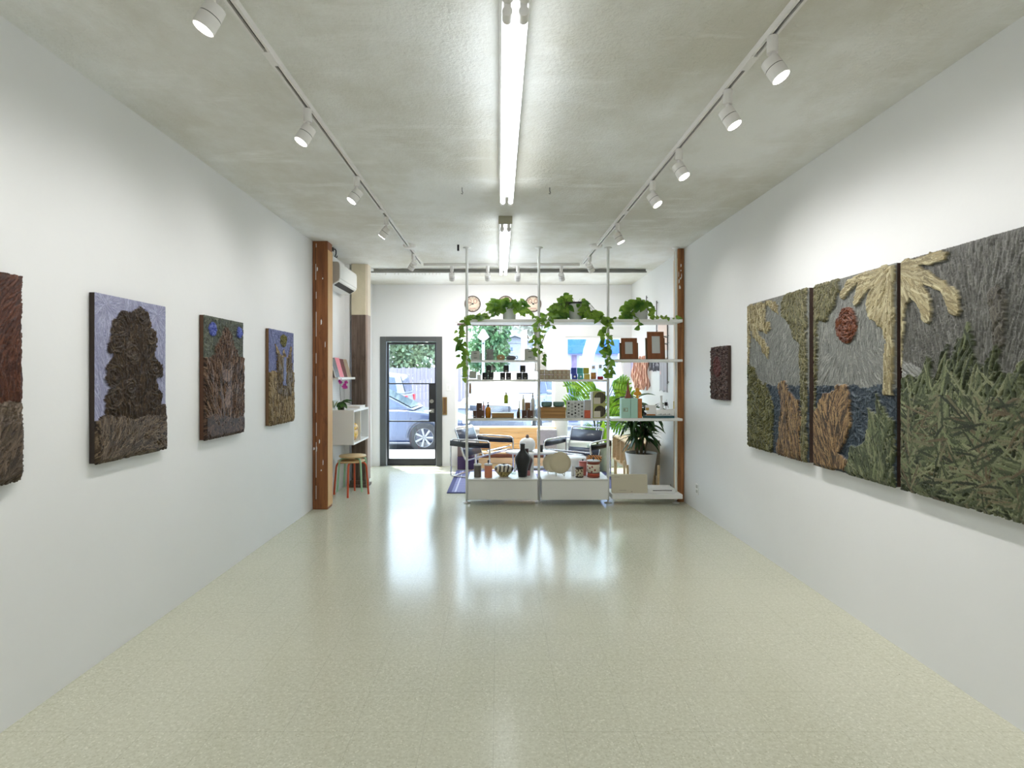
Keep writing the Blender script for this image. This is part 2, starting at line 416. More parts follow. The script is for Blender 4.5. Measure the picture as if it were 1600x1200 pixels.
pt = thing('timber_post', 'dark weathered timber post with old cream paint on top behind the white cabinet', 'post', (-1.96, 7.8, 0))
zc = wz(492, DPY0)
obj('dark_section', MB().box(DPX0, DPX1, DPY0, DPY1, .09, zc), M['post_dark'], pt, .005)
obj('cream_section', MB().box(DPX0, DPX1, DPY0, DPY1, zc, H), M['cream'], pt, .005)
obj('side_strip', MB().box(DPX1, DPX1+.028, DPY0+.01, DPY1, .09, zc), mat('pinkish_plaster', rgb(176,158,148), .7, var=.1), pt)
obj('side_strip', MB().box(DPX1, DPX1+.03, DPY0+.01, DPY1, zc, H), mat('cream_plaster', rgb(226,214,196), .7, var=.06), pt)
obj('footing', MB().box(DPX0-.03, DPX1+.04, DPY0-.06, DPY1+.02, 0, .035).box(DPX0-.01, DPX1+.01, DPY0-.03, DPY1, .035, .09), M['post_dark'], pt, .004)
struct('wall_stub_left', MB().box(XL, DPX0-.032, DPY0+.03, DPY1+.3, 0, H), M['wall'])
# --- ceiling hooks and straps
def hook(x, y, Z, lab, big=False):
    p = W(x, y, Z); mb = MB()
    if big:
        mb.box(p.x-.012, p.x+.012, Z-.02, Z+.01, H-.07, H)
    else:
        mb.tube([(p.x, Z, H), (p.x, Z, H-.03), (p.x+.006, Z, H-.042), (p.x+.002, Z, H-.055), (p.x-.008, Z, H-.048)], .0028, 6)
    single('ceiling_hook' if not big else 'ceiling_bracket', lab, 'hook' if not big else 'bracket', mb, M['black'], loc=(p.x, Z, H))
hook(722, 292, 4.6, 'tiny black hook in the ceiling between the big tube lamp and the door side track')
hook(859, 292, 4.6, 'tiny black hook in the ceiling between the big tube lamp and the triptych side track')
hook(716, 382, 6.62, 'short black metal bracket in the ceiling beside the first shelving pole', True)
Z = 6.75; p = W(525, 384, Z)
mb = MB().tube([(p.x-.03, Z, H-.02), (p.x-.01, Z, H-.02), (p.x, Z, H-.04), (p.x, Z, H-.08), (p.x-.012, Z, H-.11), (p.x+.01, Z, H-.125), (p.x+.012, Z, H-.1)], .007, 8)
mb.box(p.x-.045, p.x-.03, Z-.02, Z+.02, H-.045, H)
single('ceiling_hook', 'curved black metal hook under the ceiling between timber post and air conditioner', 'hook', mb, M['black'], loc=(p.x, Z, H))

# ================================================================= CEILING LAMPS
E_tube = emitmat('fluorescent_tube', (.9, .96, 1, 1), 3.6)
def fixture(y0, y1, lab):
    t = thing('fluorescent_light', lab, 'ceiling light', (.07, (y0+y1)/2, H), 'fluorescent tube lamps along the ceiling')
    x0, x1 = .0, .135
    obj('housing', MB().prism([(x0+.012, H-.075), (x1-.012, H-.075), (x1, H), (x0, H)], 'y', y0, y1), M['white'], t, .003)
    for x in (.035, .1):
        obj('tube', MB().cyl((x, y0+.05, H-.125), (x, y1-.05, H-.125), .019, n=14), E_tube, t)
        for yy, s in ((y0, 1), (y1, -1)):
            obj('socket', MB().box(x-.014, x+.014, yy, yy+s*.022, H-.14, H-.07).cyl((x, yy-s*.006, H-.125), (x, yy+s*.05, H-.125), .0205), M['lampwhite'], t, .002)
    obj('end_cap', MB().box(x0, x1, y0-.004, y0, H-.078, H), mat('lamp_end_grey', rgb(170,168,150), .5) if 'lampend' not in M else M['lampend'], t)
    return t
M['lampend'] = mat('lamp_end_grey', rgb(168,166,146), .5)
fixture(2.19, 4.63, 'long twin tube lamp in the middle of the near ceiling')
fixture(5.42, 7.86, 'twin tube lamp hanging nearer the street windows, grey end cap showing')
fixture(-.33, 2.11, 'twin tube lamp of which only the tube sockets show at the top edge')
fixture(-2.9, -.46, 'unseen twin tube lamp added on the ceiling behind the viewer for brightness')  # unseen lamp continuing the row, added to brighten the room evenly

# --- tracks
def track(pts, lab, joints):
    t = thing('track_rail', lab, 'track', (pts[0][0], pts[0][1], H))
    for a, b_ in zip(pts[:-1], pts[1:]):
        a, b_ = Vector(a), Vector(b_); d = (b_-a).normalized(); s = Vector((0,0,1)).cross(d)*.017
        def q(p, z): return [(p-s)[:2]+(z,), (p+s)[:2]+(z,)]
        def bar(w0, w1, z0, z1):
            ss = Vector((0,0,1)).cross(d)
            A = [tuple((a+ss*w0)[:2])+(z0,), tuple((a+ss*w1)[:2])+(z0,), tuple((a+ss*w1)[:2])+(z1,), tuple((a+ss*w0)[:2])+(z1,)]
            B = [tuple((b_+ss*w0)[:2])+(z0,), tuple((b_+ss*w1)[:2])+(z0,), tuple((b_+ss*w1)[:2])+(z1,), tuple((b_+ss*w0)[:2])+(z1,)]
            return A, B
        mb = MB().hexa(*bar(-.021, -.008, H-.032, H)).hexa(*bar(.008, .021, H-.032, H)).hexa(*bar(-.008, .008, H-.006, H))
        obj('rail', mb, M['lampwhite'], t)
        obj('slot', MB().hexa(*bar(-.008, .008, H-.016, H-.006)), M['dark'], t)
    for j in joints:
        a, b_ = Vector(pts[0]), Vector(pts[1]); k = (j-a.y)/(b_.y-a.y); p = a.lerp(b_, k)
        obj('connector', MB().box(p.x-.02, p.x+.02, p.y-.06, p.y+.06, H-.0345, H-.0), M['lampwhite'], t, .002)
    return t
LT = [(-1.139, -2.6), (-1.068, 7.62)]; RT = [(1.31, -2.6), (1.165, 7.62)]
def v3(p): return (p[0], p[1], H)
tl = track([v3(LT[0]), v3(LT[1])], 'white lighting track over the four tall narrow paintings', [2.68, 5.15])
obj('canopy', MB().lathe([(.0,-.042),(.06,-.04),(.078,-.018),(.078,0)], -1.065, 6.62, H), M['lampwhite'], tl)
tr = track([v3(RT[0]), v3(RT[1])], 'white lighting track over the painted triptych', [2.72, 5.2])
obj('canopy', MB().lathe([(.0,-.042),(.06,-.04),(.078,-.018),(.078,0)], 1.165, 6.62, H), M['lampwhite'], tr)
tb = track([(-1.04, 7.72, H), (-.02, 7.72, H)], 'white cross track running from the door side track to the tube lamp', [])
tb2 = track([(.16, 7.72, H), (1.13, 7.72, H)], 'white cross track running from the tube lamp to the triptych side track', [])
# grey rail in front of the street wall
gr = thing('curtain_rail', 'long grey metal rail across the ceiling before the street windows', 'rail', (0, 8.1, H))
mb = MB().box(wx(580, 8.1), wx(1010, 8.1), 8.08, 8.12, H-.055, H-.035).box(wx(580, 8.1)+.03, wx(1010, 8.1), 8.13, 8.15, H-.04, H)
obj('rail_bar', mb, mat('grey_metal_rail', rgb(150,150,146), .4, .4), gr)
for gm in [MB().box(wx(x, 8.1)-.004, wx(x, 8.1)+.004, 8.095, 8.105, H-.085, H-.055) for x in (588, 603, 617, 623, 635, 640, 644, 650, 655, 660, 665, 671, 676, 682, 687, 702, 712, 750, 830)]: obj('glider', gm, M['lampwhite'], gr)

E_lens = emitmat('lamp_lens', (1, .95, .86, 1), 14.0)
E_lens0 = mat('unlit_lamp_lens', rgb(228,226,220), .2)
def spot(x, y, aim, lab, lit=1.0, group='track spotlights'):
    base = Vector((x, y, H-.035)); t = thing('track_spotlight', lab, 'spotlight', (x, y, H-.035), group)
    obj('adapter', MB().cyl(base, base+Vector((0,0,-.075)), .024, n=18), M['lampwhite'], t, .002)
    d = Vector(aim).normalized()
    j = base + Vector((0,0,-.07)) + Vector((d.x, d.y, 0)).normalized()*.0
    c = base + Vector((0, 0, -.145)) + Vector((d.x, d.y, 0))*.02
    obj('arm', MB().tube([j, j+Vector((0,0,-.03)), c - d*.03], .011, 10), M['lampwhite'], t)
    a = c - d*.045; b_ = c + d*.055
    h = obj('lamp_head', MB().cyl(a, c - d*.002, .039, .041, n=28).cyl(c + d*.001, b_, .041, .041, n=28).cyl(c-d*.004, c+d*.004, .037, n=20), [M['lampwhite']], t, .002)
    obj('gap_ring', MB().cyl(c-d*.0022, c+d*.0012, .0405, n=28), M['black'], h)
    obj('lens', MB().cyl(b_, b_+d*.002, .035, n=24), E_lens if lit else E_lens0, h)
    if lit:
        ld = bpy.data.lights.new('spot_lamp', 'SPOT'); ld.energy = SPOTW*lit; ld.spot_size = 2.3; ld.spot_blend = 1.0; ld.shadow_soft_size = .04; ld.color = (1, .975, .965)
        lo = bpy.data.objects.new('spot_lamp', ld); C.objects.link(lo); lo.location = b_ + d*.006
        lo.rotation_euler = d.to_track_quat('-Z', 'Y').to_euler()
    return t
SPOTW = 19
def tx(T_, y): k = (y-T_[0][1])/(T_[1][1]-T_[0][1]); return T_[0][0] + k*(T_[1][0]-T_[0][0])
for y, lab, lit, aim in ((2.14, 'white spotlight on the door side track, cut by the top edge of the picture', 1.0, (-.45, -.1, -.9)),
                    (3.18, 'lit white track spotlight aimed at the lavender painting', 1.0, (-.45, -.2, -.9)),
                    (4.26, 'lit white track spotlight aimed at the painting with two blue spots', 1.0, (-.5, -.2, -.8)),
                    (5.34, 'white track spotlight just before the canopy of the door side track', .8, (-.6, .1, -.75)),
                    (6.95, 'white track spotlight at the street end of the door side track', .8, (-.5, .5, -.6))):
    spot(tx(LT, y), y, aim, lab, lit)
for y, lab, lit, aim in ((2.50, 'biggest lit spotlight on the triptych side track', 1.0, (.42, -.25, -.9)),
                    (2.97, 'second lit spotlight from the viewer on the triptych side track', 1.0, (.42, -.2, -.9)),
                    (3.74, 'third lit spotlight on the triptych side track, above the red sun', 1.0, (.42, -.3, -.95)),
                    (4.35, 'fourth lit spotlight on the triptych side track', 1.0, (.5, -.3, -.9)),
                    (5.55, 'small white spotlight on the triptych side track before its canopy', .6, (.45, -.1, -.9)),
                    (7.1, 'white spotlight at the street end of the triptych side track', .6, (.4, .4, -.7))):
    spot(tx(RT, y), y, aim, lab, lit*(.62 if y < 3.3 else 1.6))
for x, lab in ((706, 'white spotlight on the cross track above the first wall clock'), (762, 'white spotlight on the cross track close beside the tube lamp, door side'),
               (809, 'white spotlight on the cross track close beside the tube lamp, shelf side'), (877, 'white spotlight on the cross track between second and third shelving pole')):
    spot(wx(x, 7.72), 7.72, (.25 if x > 850 else 0, .75, -.6), lab, 1.9)

for T_, sx2, nm in ((LT, -1, 'door side'), (RT, 1, 'triptych side')):  # unseen extra spotlights, added to even out the room's brightness
    for y, l_ in ((1.0, 'closest over'), (-.1, 'just behind'), (-1.3, 'well behind')):
        spot(tx(T_, y), y, (sx2*.42, 0, -.9), f'white {nm} track spotlight {l_} the viewer, unseen and added to brighten the room', .6 if y > .5 else 1.0)
# ================================================================= IMPASTO PAINTINGS
def l3(c): return np.array([s2l(v) for v in c])
class Canvas:
    def __init__(s, Wm, Hm, px, base, seed):
        s.W, s.H, s.px = Wm, Hm, px; s.nx = int(Wm/px)+1; s.ny = int(Hm/px)+1
        s.rng = np.random.default_rng(seed)
        s.h = s.rng.random((s.ny, s.nx))*.0015
        s.c = np.zeros((s.ny, s.nx, 3)) + l3(base)
        yy, xx = np.mgrid[0:s.ny, 0:s.nx]; s.u = xx/(s.nx-1); s.v = yy/(s.ny-1)
        s.wu = s.wob(9, .013); s.wv = s.wob(9, .013)
    def wob(s, n, amp):        # smooth wobble so that region edges come out ragged
        out = np.zeros((s.ny, s.nx))
        for k in range(14):
            fx, fy = s.rng.normal(0, n*(1+k*.5), 2); ph = s.rng.random()*6.28
            out += np.sin(fx*s.u*3 + fy*s.v*3 + ph)/(1+k*.5)
        return out*amp/1.6
    def poly(s, P, wob=1):
        u = s.u + s.wu*wob; v = s.v + s.wv*wob*s.W/s.H
        ins = np.zeros(u.shape, bool); n = len(P)
        for i in range(n):
            (x0, y0), (x1, y1) = P[i], P[(i+1) % n]
            if y0 == y1: continue
            cond = ((y0 > v) != (y1 > v)) & (u < (x1-x0)*(v-y0)/(y1-y0) + x0)
            ins ^= cond
        return ins
    def oval(s, cu, cv, ru, rv, wob=1):
        return ((s.u+s.wu*wob-cu)/ru)**2 + ((s.v+s.wv*wob-cv)/rv)**2 < 1
    def paint(s, mask, pal, n, L, Wd, dirf, lift=.004, jit=.25, curve=0, clip=True, fill=True, base=0, cj=.12):
        pal = [l3(c) for c in pal]; rng = s.rng
        if fill: s.c[mask] = pal[0]*.8
        if base: s.h[mask] += base
        ys, xs = np.nonzero(mask)
        if len(ys) == 0: return
        idx = rng.integers(0, len(ys), n)
        for i in idx:
            cy, cx = ys[i], xs[i]; u, v = cx/(s.nx-1), cy/(s.ny-1)
            ang = dirf(u, v) + rng.normal(0, jit)
            Ls = L*(.6+.8*rng.random())/s.px; Ws = Wd*(.6+.8*rng.random())/s.px
            R = int(Ls/2 + Ws) + 2
            y0, y1, x0, x1 = max(0, cy-R), min(s.ny, cy+R), max(0, cx-R), min(s.nx, cx+R)
            Y, X = np.mgrid[y0:y1, x0:x1]; Y = Y-cy; X = X-cx
            ca, sa = math.cos(ang), math.sin(ang)
            a = X*ca + Y*sa; b = -X*sa + Y*ca
            if curve: b = b + rng.normal(0, curve)*a*a/max(Ls, 1)
            t = a/(Ls/2); w = Ws/2*np.sqrt(np.clip(1-t*t*.85, .02, 1))
            m = (np.abs(t) < 1) & (np.abs(b) < w)
            if clip: m &= mask[y0:y1, x0:x1]
            if not m.any(): continue
            bb = b/np.maximum(w, .5)
            ph = rng.random()*6.28; nb = max(1.5, Wd/.004)
            ridge = np.cos(bb*nb*1.5 + ph)*.18
            prof = (1-bb**4)*.7 + ridge + .25*np.clip(t, -1, 1)*(bb > -.2)
            H0 = s.h[y0:y1, x0:x1]; mean = H0[m].mean()
            H0[m] = (.55*H0 + .45*mean + lift*prof)[m]
            col = pal[rng.integers(0, len(pal))]*(1+rng.normal(0, cj))
            C0 = s.c[y0:y1, x0:x1]
            k = (.86 + .14*np.cos(bb*nb*1.5+ph))[..., None]
            C0[m] = np.clip(col*k, 0.002, 1)[m]
    def build(s, name, label, wallside, Z0, z0, X0, depth, edgecol, cat='painting', group=None):
        s.h -= np.minimum(s.h.min(), 0); s.h = np.clip(s.h, 0, .022)
        ny, nx = s.ny, s.nx
        hh = s.h
        # ragged rim
        eu = np.zeros((ny, nx)); ev = np.zeros((ny, nx))
        eu[:, 0] = -hh[:, 0]*.3; eu[:, -1] = hh[:, -1]*.3; ev[0, :] = -hh[0, :]*.3; ev[-1, :] = hh[-1, :]*.3; k_ = np.minimum(np.minimum(s.u, 1-s.u)*s.W, np.minimum(s.v, 1-s.v)*s.H)/.015; hh = hh*np.clip(.35+.65*k_, 0, 1)
        U = s.u*s.W + eu; V = s.v*s.H + ev
        sx = 1 if wallside == 'L' else -1
        Xf = sx*(depth + hh); Yf = U if wallside == 'L' else (s.W - U)
        pts = np.stack([Xf, Yf, V], -1).reshape(-1, 3)
        # rim ring on the canvas side and ring at the wall
        ring = [(j, 0) for j in range(nx)] + [(nx-1, i) for i in range(1, ny)] + [(j, ny-1) for j in range(nx-2, -1, -1)] + [(0, i) for i in range(ny-2, 0, -1)]
        rp, rc = [], []
        for (j, i) in ring:
            uu, vv = j/(nx-1)*s.W, i/(ny-1)*s.H
            yy = uu if wallside == 'L' else s.W-uu
            rp.append((sx*depth*.93, yy, vv)); rc.append(i*nx+j)
        for (j, i) in ring:
            uu, vv = j/(nx-1)*s.W, i/(ny-1)*s.H
            yy = uu if wallside == 'L' else s.W-uu
            rp.append((0.0, yy, vv))
        n0 = nx*ny; nr = len(ring)
        verts = np.concatenate([pts, np.array(rp)])
        I, J = np.mgrid[0:ny-1, 0:nx-1]; a = (I*nx+J).ravel()
        q = np.stack([a, a+1, a+nx+1, a+nx], -1)
        k = np.arange(nr); k2 = (k+1) % nr; rc = np.array(rc)
        q1 = np.stack([rc[k], n0+k, n0+k2, rc[k2]], -1); q2 = np.stack([n0+k, n0+nr+k, n0+nr+k2, n0+k2], -1)
        faces = np.concatenate([q, q1, q2])
        if wallside == 'R': faces[:] = faces[:, ::-1]*1
        me = bpy.data.meshes.new(name)
        me.vertices.add(len(verts)); me.vertices.foreach_set('co', verts.ravel().astype(np.float32))
        me.loops.add(faces.size); me.loops.foreach_set('vertex_index', faces.ravel().astype(np.int32))
        me.polygons.add(len(faces)); me.polygons.foreach_set('loop_start', np.arange(0, faces.size, 4).astype(np.int32))
        me.update(calc_edges=True); me.validate()
        sm = np.ones(len(me.polygons), bool); me.polygons.foreach_set('use_smooth', sm)
        ca = me.color_attributes.new('paint', 'FLOAT_COLOR', 'POINT')
        col = np.ones((len(verts), 4)); col[:n0, :3] = np.clip(s.c.reshape(-1, 3)*.80, 0, 1); col[n0:, :3] = l3(edgecol)
        ca.data.foreach_set('color', col.ravel().astype(np.float32))
        me.materials.append(PAINT)
        t = thing(name, label, cat, (X0, Z0, z0), group)
        o = bpy.data.objects.new('painted_surface', me); C.objects.link(o); o.parent = t
        # stretcher frame against the wall
        mb = MB(); x0, x1 = 0, sx*depth*.6
        for (ya, yb, za, zb) in ((.012, s.W-.012, .012, .05), (.012, s.W-.012, s.H-.05, s.H-.012), (.012, .05, .05, s.H-.05), (s.W-.05, s.W-.012, .05, s.H-.05)):
            mb.box(x0, x1, ya, yb, za, zb)
        obj('stretcher_frame', mb, M['ply'], t, org=(0,0,0))
        return t
m, nt, b = newmat('impasto_paint')
at = N(nt, 'ShaderNodeAttribute', attribute_name='paint')
nt.links.new(at.outputs['Color'], b.inputs['Base Color']); b.inputs['Roughness'].default_value = .48
bumpn(nt, b, noise(nt, 160, 5, None, .6), .35, .006); b.inputs['Specular IOR Level'].default_value = .3
PAINT = m
PX = .0034
def mapL(Z0, z0, Wm, Hm, ox=0, oy=0, sc=1, X=-2.125):
    def f(P):
        out = []
        for x, y in P:
            x = ox + x/sc; y = oy + y/sc; Z = X*F/(x-CX)
            out.append(((Z-Z0)/Wm, (wz(y, Z)-z0)/Hm))
        return out
    return f
def mapR(Z0, z0, Wm, Hm, ox=0, oy=0, sc=1, X=2.24):
    def f(P):
        out = []
        for x, y in P:
            x = ox + x/sc; y = oy + y/sc; Z = X*F/(x-CX)
            out.append(((Z0+Wm-Z)/Wm, (wz(y, Z)-z0)/Hm))
        return out
    return f
full = lambda c: np.ones((c.ny, c.nx), bool)
D = math.radians
PW, PH, PZ = .62, .905, 1.087
XW, dep = XL+.004, .028
# --- first: red brown over straw
Z0 = 2.467-PW
c = Canvas(PW, PH, PX, (90, 60, 45), 1); f = mapL(Z0, PZ, PW, PH)
lo = c.poly([(-1,-.1),(2,-.1),(2,.40),(.98,.395),(.5,.37),(.0,.4),(-1,.4)]); hi = ~lo
c.paint(hi, [(100,60,44),(82,48,36),(112,70,52),(72,42,32)], 3200, .09, .007, lambda u, v: D(95) - (v-.7)*1.6 + .5*math.sin(u*5), .004, .18, .02)
c.paint(lo, [(136,120,102),(116,100,84),(92,78,64),(106,90,74)], 1100, .09, .009, lambda u, v: D(90)+(u-.55)*-1.6, .005, .35)
c.paint(c.poly([(.5,-.1),(1.1,-.1),(1.1,.27),(.85,.3),(.6,.28)]), [(72,58,46),(92,78,62),(118,100,82)], 300, .14, .009, lambda u, v: D(70)+(u-.8)*-3, .006, .3, .03, fill=False)
c.build('impasto_painting', 'rust red and straw brown painting cut by the picture edge', 'L', Z0, PZ, XW, dep, (70,50,40), group=None)
# --- second: dark tree on lavender
Z0 = 2.917
c = Canvas(PW, PH, PX, (170,172,200), 2); f = mapL(Z0, PZ, PW, PH, 0, 400, 3.157)
sw = f([(525,240)])[0]; sw2 = f([(775,290)])[0]
def dsky(u, v):
    for s_ in (sw, sw2):
        du, dv = u-s_[0], (v-s_[1])*1.45
        if du*du+dv*dv < .05: return math.atan2(dv, du)
    return D(92)+.4*math.sin(7*u+3*v)
c.paint(full(c), [(172,174,204),(184,186,214),(158,160,192),(190,192,218)], 3000, .045, .006, dsky, .0022, .2)
lobes = f([(590,345),(695,290),(745,400),(570,420),(565,590),(755,550),(560,700),(755,700),(650,480),(640,650)])
def dtree(u, v):
    best = min(lobes, key=lambda q: (u-q[0])**2 + ((v-q[1])*1.45)**2)
    du, dv = u-best[0], (v-best[1])*1.45; r2 = du*du+dv*dv
    return math.atan2(dv, du) + PI/2 if r2 < .012 else math.atan2(v+.35, (u-.52)*.8)
tree = c.poly(f([(600,260),(640,275),(690,250),(725,285),(735,330),(770,380),(775,450),(755,485),(795,530),(800,590),(770,600),(775,650),(800,680),(795,730),(822,745),(835,800),(835,980),(455,1045),(455,820),(480,815),(515,780),(515,700),(545,650),(515,620),(520,560),(555,500),(530,460),(540,390),(550,310),(580,300),(585,270)]))
c.paint(tree, [(66,52,38),(54,42,32),(80,64,46),(60,46,34)], 2600, .045, .0085, dtree, .005, .25, .08, base=.005)
c.paint(tree, [(40,32,26),(104,86,64)], 500, .035, .0045, dtree, .002, .2, .08, fill=False)
gnd = c.poly(f([(455,830),(520,790),(640,800),(700,790),(840,790),(840,985),(455,1045)]))
c.paint(gnd, [(86,70,54),(70,56,42),(104,88,70),(120,104,84)], 1200, .07, .008, lambda u, v: D(10)+(u-.7)*-1.6 + (v-.1)*4, .005, .35, .05)
c.paint(gnd, [(44,34,28),(140,122,98)], 260, .05, .0045, lambda u, v: D(10)+(u-.7)*-1.6 + (v-.1)*4, .002, .35, .03, fill=False)
c.build('impasto_painting', 'tall painting of a dark brown tree shape on a lavender sky', 'L', Z0, PZ, XW, dep, (54,44,38))
# --- third: mountain with two blue spots
Z0 = 3.992
c = Canvas(PW, PH, PX, (80,82,70), 3); f = mapL(Z0, PZ, PW, PH, 290, 470, 5.217)
c.paint(full(c), [(82,88,74),(96,102,84),(64,70,58),(112,116,98)], 1800, .035, .010, lambda u, v: D(95)+math.sin(9*u+5*v), .004, .6)
mt = c.poly(f([(120,470),(235,445),(235,370),(290,290),(310,200),(345,230),(380,330),(410,400),(425,455),(490,465),(490,1200),(120,1200)]))
c.paint(mt, [(98,72,56),(76,56,44),(122,94,76),(62,46,36),(110,82,62)], 2800, .07, .009, lambda u, v: D(90)-(u-.5)*1.1, .006, .3, .04, base=.003)
c.paint(mt, [(150,122,100),(124,98,78)], 260, .09, .010, lambda u, v: D(90)-(u-.5)*1.1, .004, .25, .06, fill=False)
c.paint(mt, [(40,30,24),(52,40,32)], 500, .06, .005, lambda u, v: D(90)-(u-.5)*1.1, .002, .4, .05, fill=False)
c.paint(c.poly(f([(290,560),(370,570),(360,700),(345,860),(300,880),(310,760),(330,680),(290,640)])), [(138,110,90),(100,76,62),(156,128,108),(62,46,38)], 200, .06, .012, lambda u, v: D(80), .006, .5, .06, fill=False)
c.paint(c.poly(f([(60,960),(240,930),(380,950),(560,930),(560,1250),(60,1250)])), [(84,62,48),(66,48,38),(112,86,68),(48,36,30)], 700, .05, .010, lambda u, v: D(40)+5*u, .006, .7, fill=False)
for cx_, cy_, ru, rv in ((220, 232, .085, .055), (437, 258, .075, .05)):
    q = f([(cx_, cy_)])[0]
    c.paint(c.oval(q[0], q[1], ru*1.25, rv*1.25, .25), [(70,76,70)], 30, .02, .01, lambda u, v: 0, .003, 3)
    c.paint(c.oval(q[0], q[1], ru, rv, .25), [(92,108,196),(74,88,178),(126,140,216)], 60, .03, .012, lambda u, v: 0, .006, 3, base=.004)
c.build('impasto_painting', 'tall dark brown painting with two blue spots at its top', 'L', Z0, PZ, XW, dep, (92,64,48))
# --- fourth: blue sky, tan figure
Z0 = 5.126
c = Canvas(PW, PH, PX, (110,118,160), 4); f = mapL(Z0, PZ, PW, PH, 290, 470, 5.217)
c.paint(full(c), [(118,124,170),(104,110,156),(132,138,184),(96,104,148)], 1800, .04, .010, lambda u, v: D(80)+math.sin(5*u+7*v), .003, .6)
fig = c.poly(f([(650,585),(740,575),(745,480),(728,340),(755,410),(780,455),(792,450),(800,380),(806,450),(820,470),(838,440),(852,370),(856,460),(865,560),(880,610),(910,625),(910,1100),(650,1100)]))
c.paint(fig, [(168,146,108),(138,116,82),(188,168,130),(108,90,62)], 2200, .08, .009, lambda u, v: D(90)-(u-.5)*.5, .006, .2, .02, base=.003)
c.paint(c.poly(f([(735,600),(745,470),(735,420),(790,470),(785,640),(800,700),(820,640),(815,480),(850,430),(865,600),(850,780),(780,780),(730,740)])), [(104,86,58),(86,70,48),(130,110,76)], 340, .05, .011, lambda u, v: D(85), .005, .4)
c.paint(c.poly(f([(788,460),(808,460),(812,640),(812,690),(785,690),(788,600)]), .4), [(124,132,172),(108,116,160)], 90, .05, .010, lambda u, v: D(90), .004, .15, base=.002)
q = f([(797, 325)])[0]
c.paint(c.oval(q[0], q[1], .13, .07, .2), [(112,108,48),(96,90,38),(128,122,58)], 90, .03, .011, lambda u, v: D(90), .005, .8, base=.005)
c.build('impasto_painting', 'tall painting of a tan forked figure on blue, last before the timber post', 'L', Z0, PZ, XW, dep, (120,92,66))
# --- small red one on the triptych wall
Wm, Hm, Z0, z0 = .43, .54, 5.43, 1.31
c = Canvas(Wm, Hm, PX, (70,54,52), 5)
c.paint(full(c), [(82,62,60),(62,48,46),(104,82,76),(124,106,98)], 1300, .025, .010, lambda u, v: 9*u+4*v, .009, .9)
c.paint(c.oval(.45, .62, .22, .2, .4), [(104,60,58),(124,78,74),(88,46,46)], 160, .03, .013, lambda u, v: D(90), .007, .7)
c.build('impasto_painting', 'small dark painting with a dull red oval, beside the white shelving', 'R', Z0, z0, XR-.004, .03, (72,56,50))
# --- triptych
TZ, TH, DP = .925, 1.262, .038; XT = XR-.006
sky = [(132,134,128),(118,120,114),(148,150,144),(124,127,122),(156,158,150)]
sea = [(58,70,80),(70,82,92),(48,58,66),(84,96,104)]
cream = [(182,170,130),(164,150,110),(200,190,152),(146,134,98)]
olive = [(120,116,82),(100,98,66),(140,134,98),(84,82,56)]
brown = [(112,84,54),(90,66,44),(140,108,70),(74,56,40),(162,132,92)]
grass = [(94,102,70),(76,86,58),(116,124,88),(62,70,48),(134,138,104)]
PT = .0038
# panel one
Z0, Wm = 3.988, .967
c = Canvas(Wm, TH, PT, (120,122,116), 11); f = mapR(Z0, TZ, Wm, TH, 1090, 430, 3.428)
c.paint(full(c), sky, 4200, .05, .0065, lambda u, v: D(95)+.7*math.sin(3*u+4*v), .0025, .25)
c.paint(c.poly(f([(230,640),(300,585),(380,588),(570,592),(600,592),(600,1100),(230,1100)])), sea, 700, .05, .013, lambda u, v: 6*u+5*v, .005, .8)
c.paint(c.poly(f([(260,170),(330,150),(400,135),(437,165),(433,200),(370,165),(372,240),(402,290),(365,312),(330,290),(350,345),(385,385),(377,445),(355,420),(345,380),(300,325),(285,240),(275,640),(255,640)])), cream, 900, .06, .009, lambda u, v: D(115)-u*2, .008, .4, .05, base=.004)
c.paint(c.poly(f([(450,150),(480,98),(560,70),(592,60),(592,250),(572,350),(530,352),(500,270),(475,230),(455,225)])), olive, 900, .055, .009, lambda u, v: D(60)+(u-.7)*3.5, .008, .4, .04, base=.004)
c.paint(c.poly(f([(552,340),(592,300),(592,1050),(565,1010),(560,700)]), .5), olive, 600, .05, .009, lambda u, v: D(95), .007, .5, base=.004)
c.paint(c.poly(f([(240,500),(285,480),(308,490),(330,560),(365,580),(385,620),(412,700),(412,880),(395,990),(230,940)])), [(108,106,64),(88,88,50),(130,126,80),(66,68,40)], 1700, .055, .009, lambda u, v: D(90)+4*math.sin(9*u+7*v), .008, .6, .06, base=.004)
c.paint(c.poly(f([(440,600),(458,560),(475,570),(500,630),(552,670),(560,800),(558,1010),(520,1000),(430,950),(440,880),(455,740)])), brown, 1100, .09, .0085, lambda u, v: D(97), .007, .2, .03, base=.006)
fg = c.poly(f([(440,600),(458,560),(475,570),(500,630),(552,670),(560,800),(558,1010),(520,1000),(430,950),(440,880),(455,740)]))
c.paint(fg, [(52,38,28),(60,46,34)], 260, .10, .005, lambda u, v: D(97), -.002, .2, .04, fill=False)
c.paint(fg, [(176,148,100),(160,128,84)], 160, .07, .006, lambda u, v: D(95), .003, .2, .04, fill=False)
c.build('impasto_painting', 'triptych panel closest to the shelving, with olive bush and brown figure by the sea', 'R', Z0, TZ, XT, DP, (70,52,44), group=None)
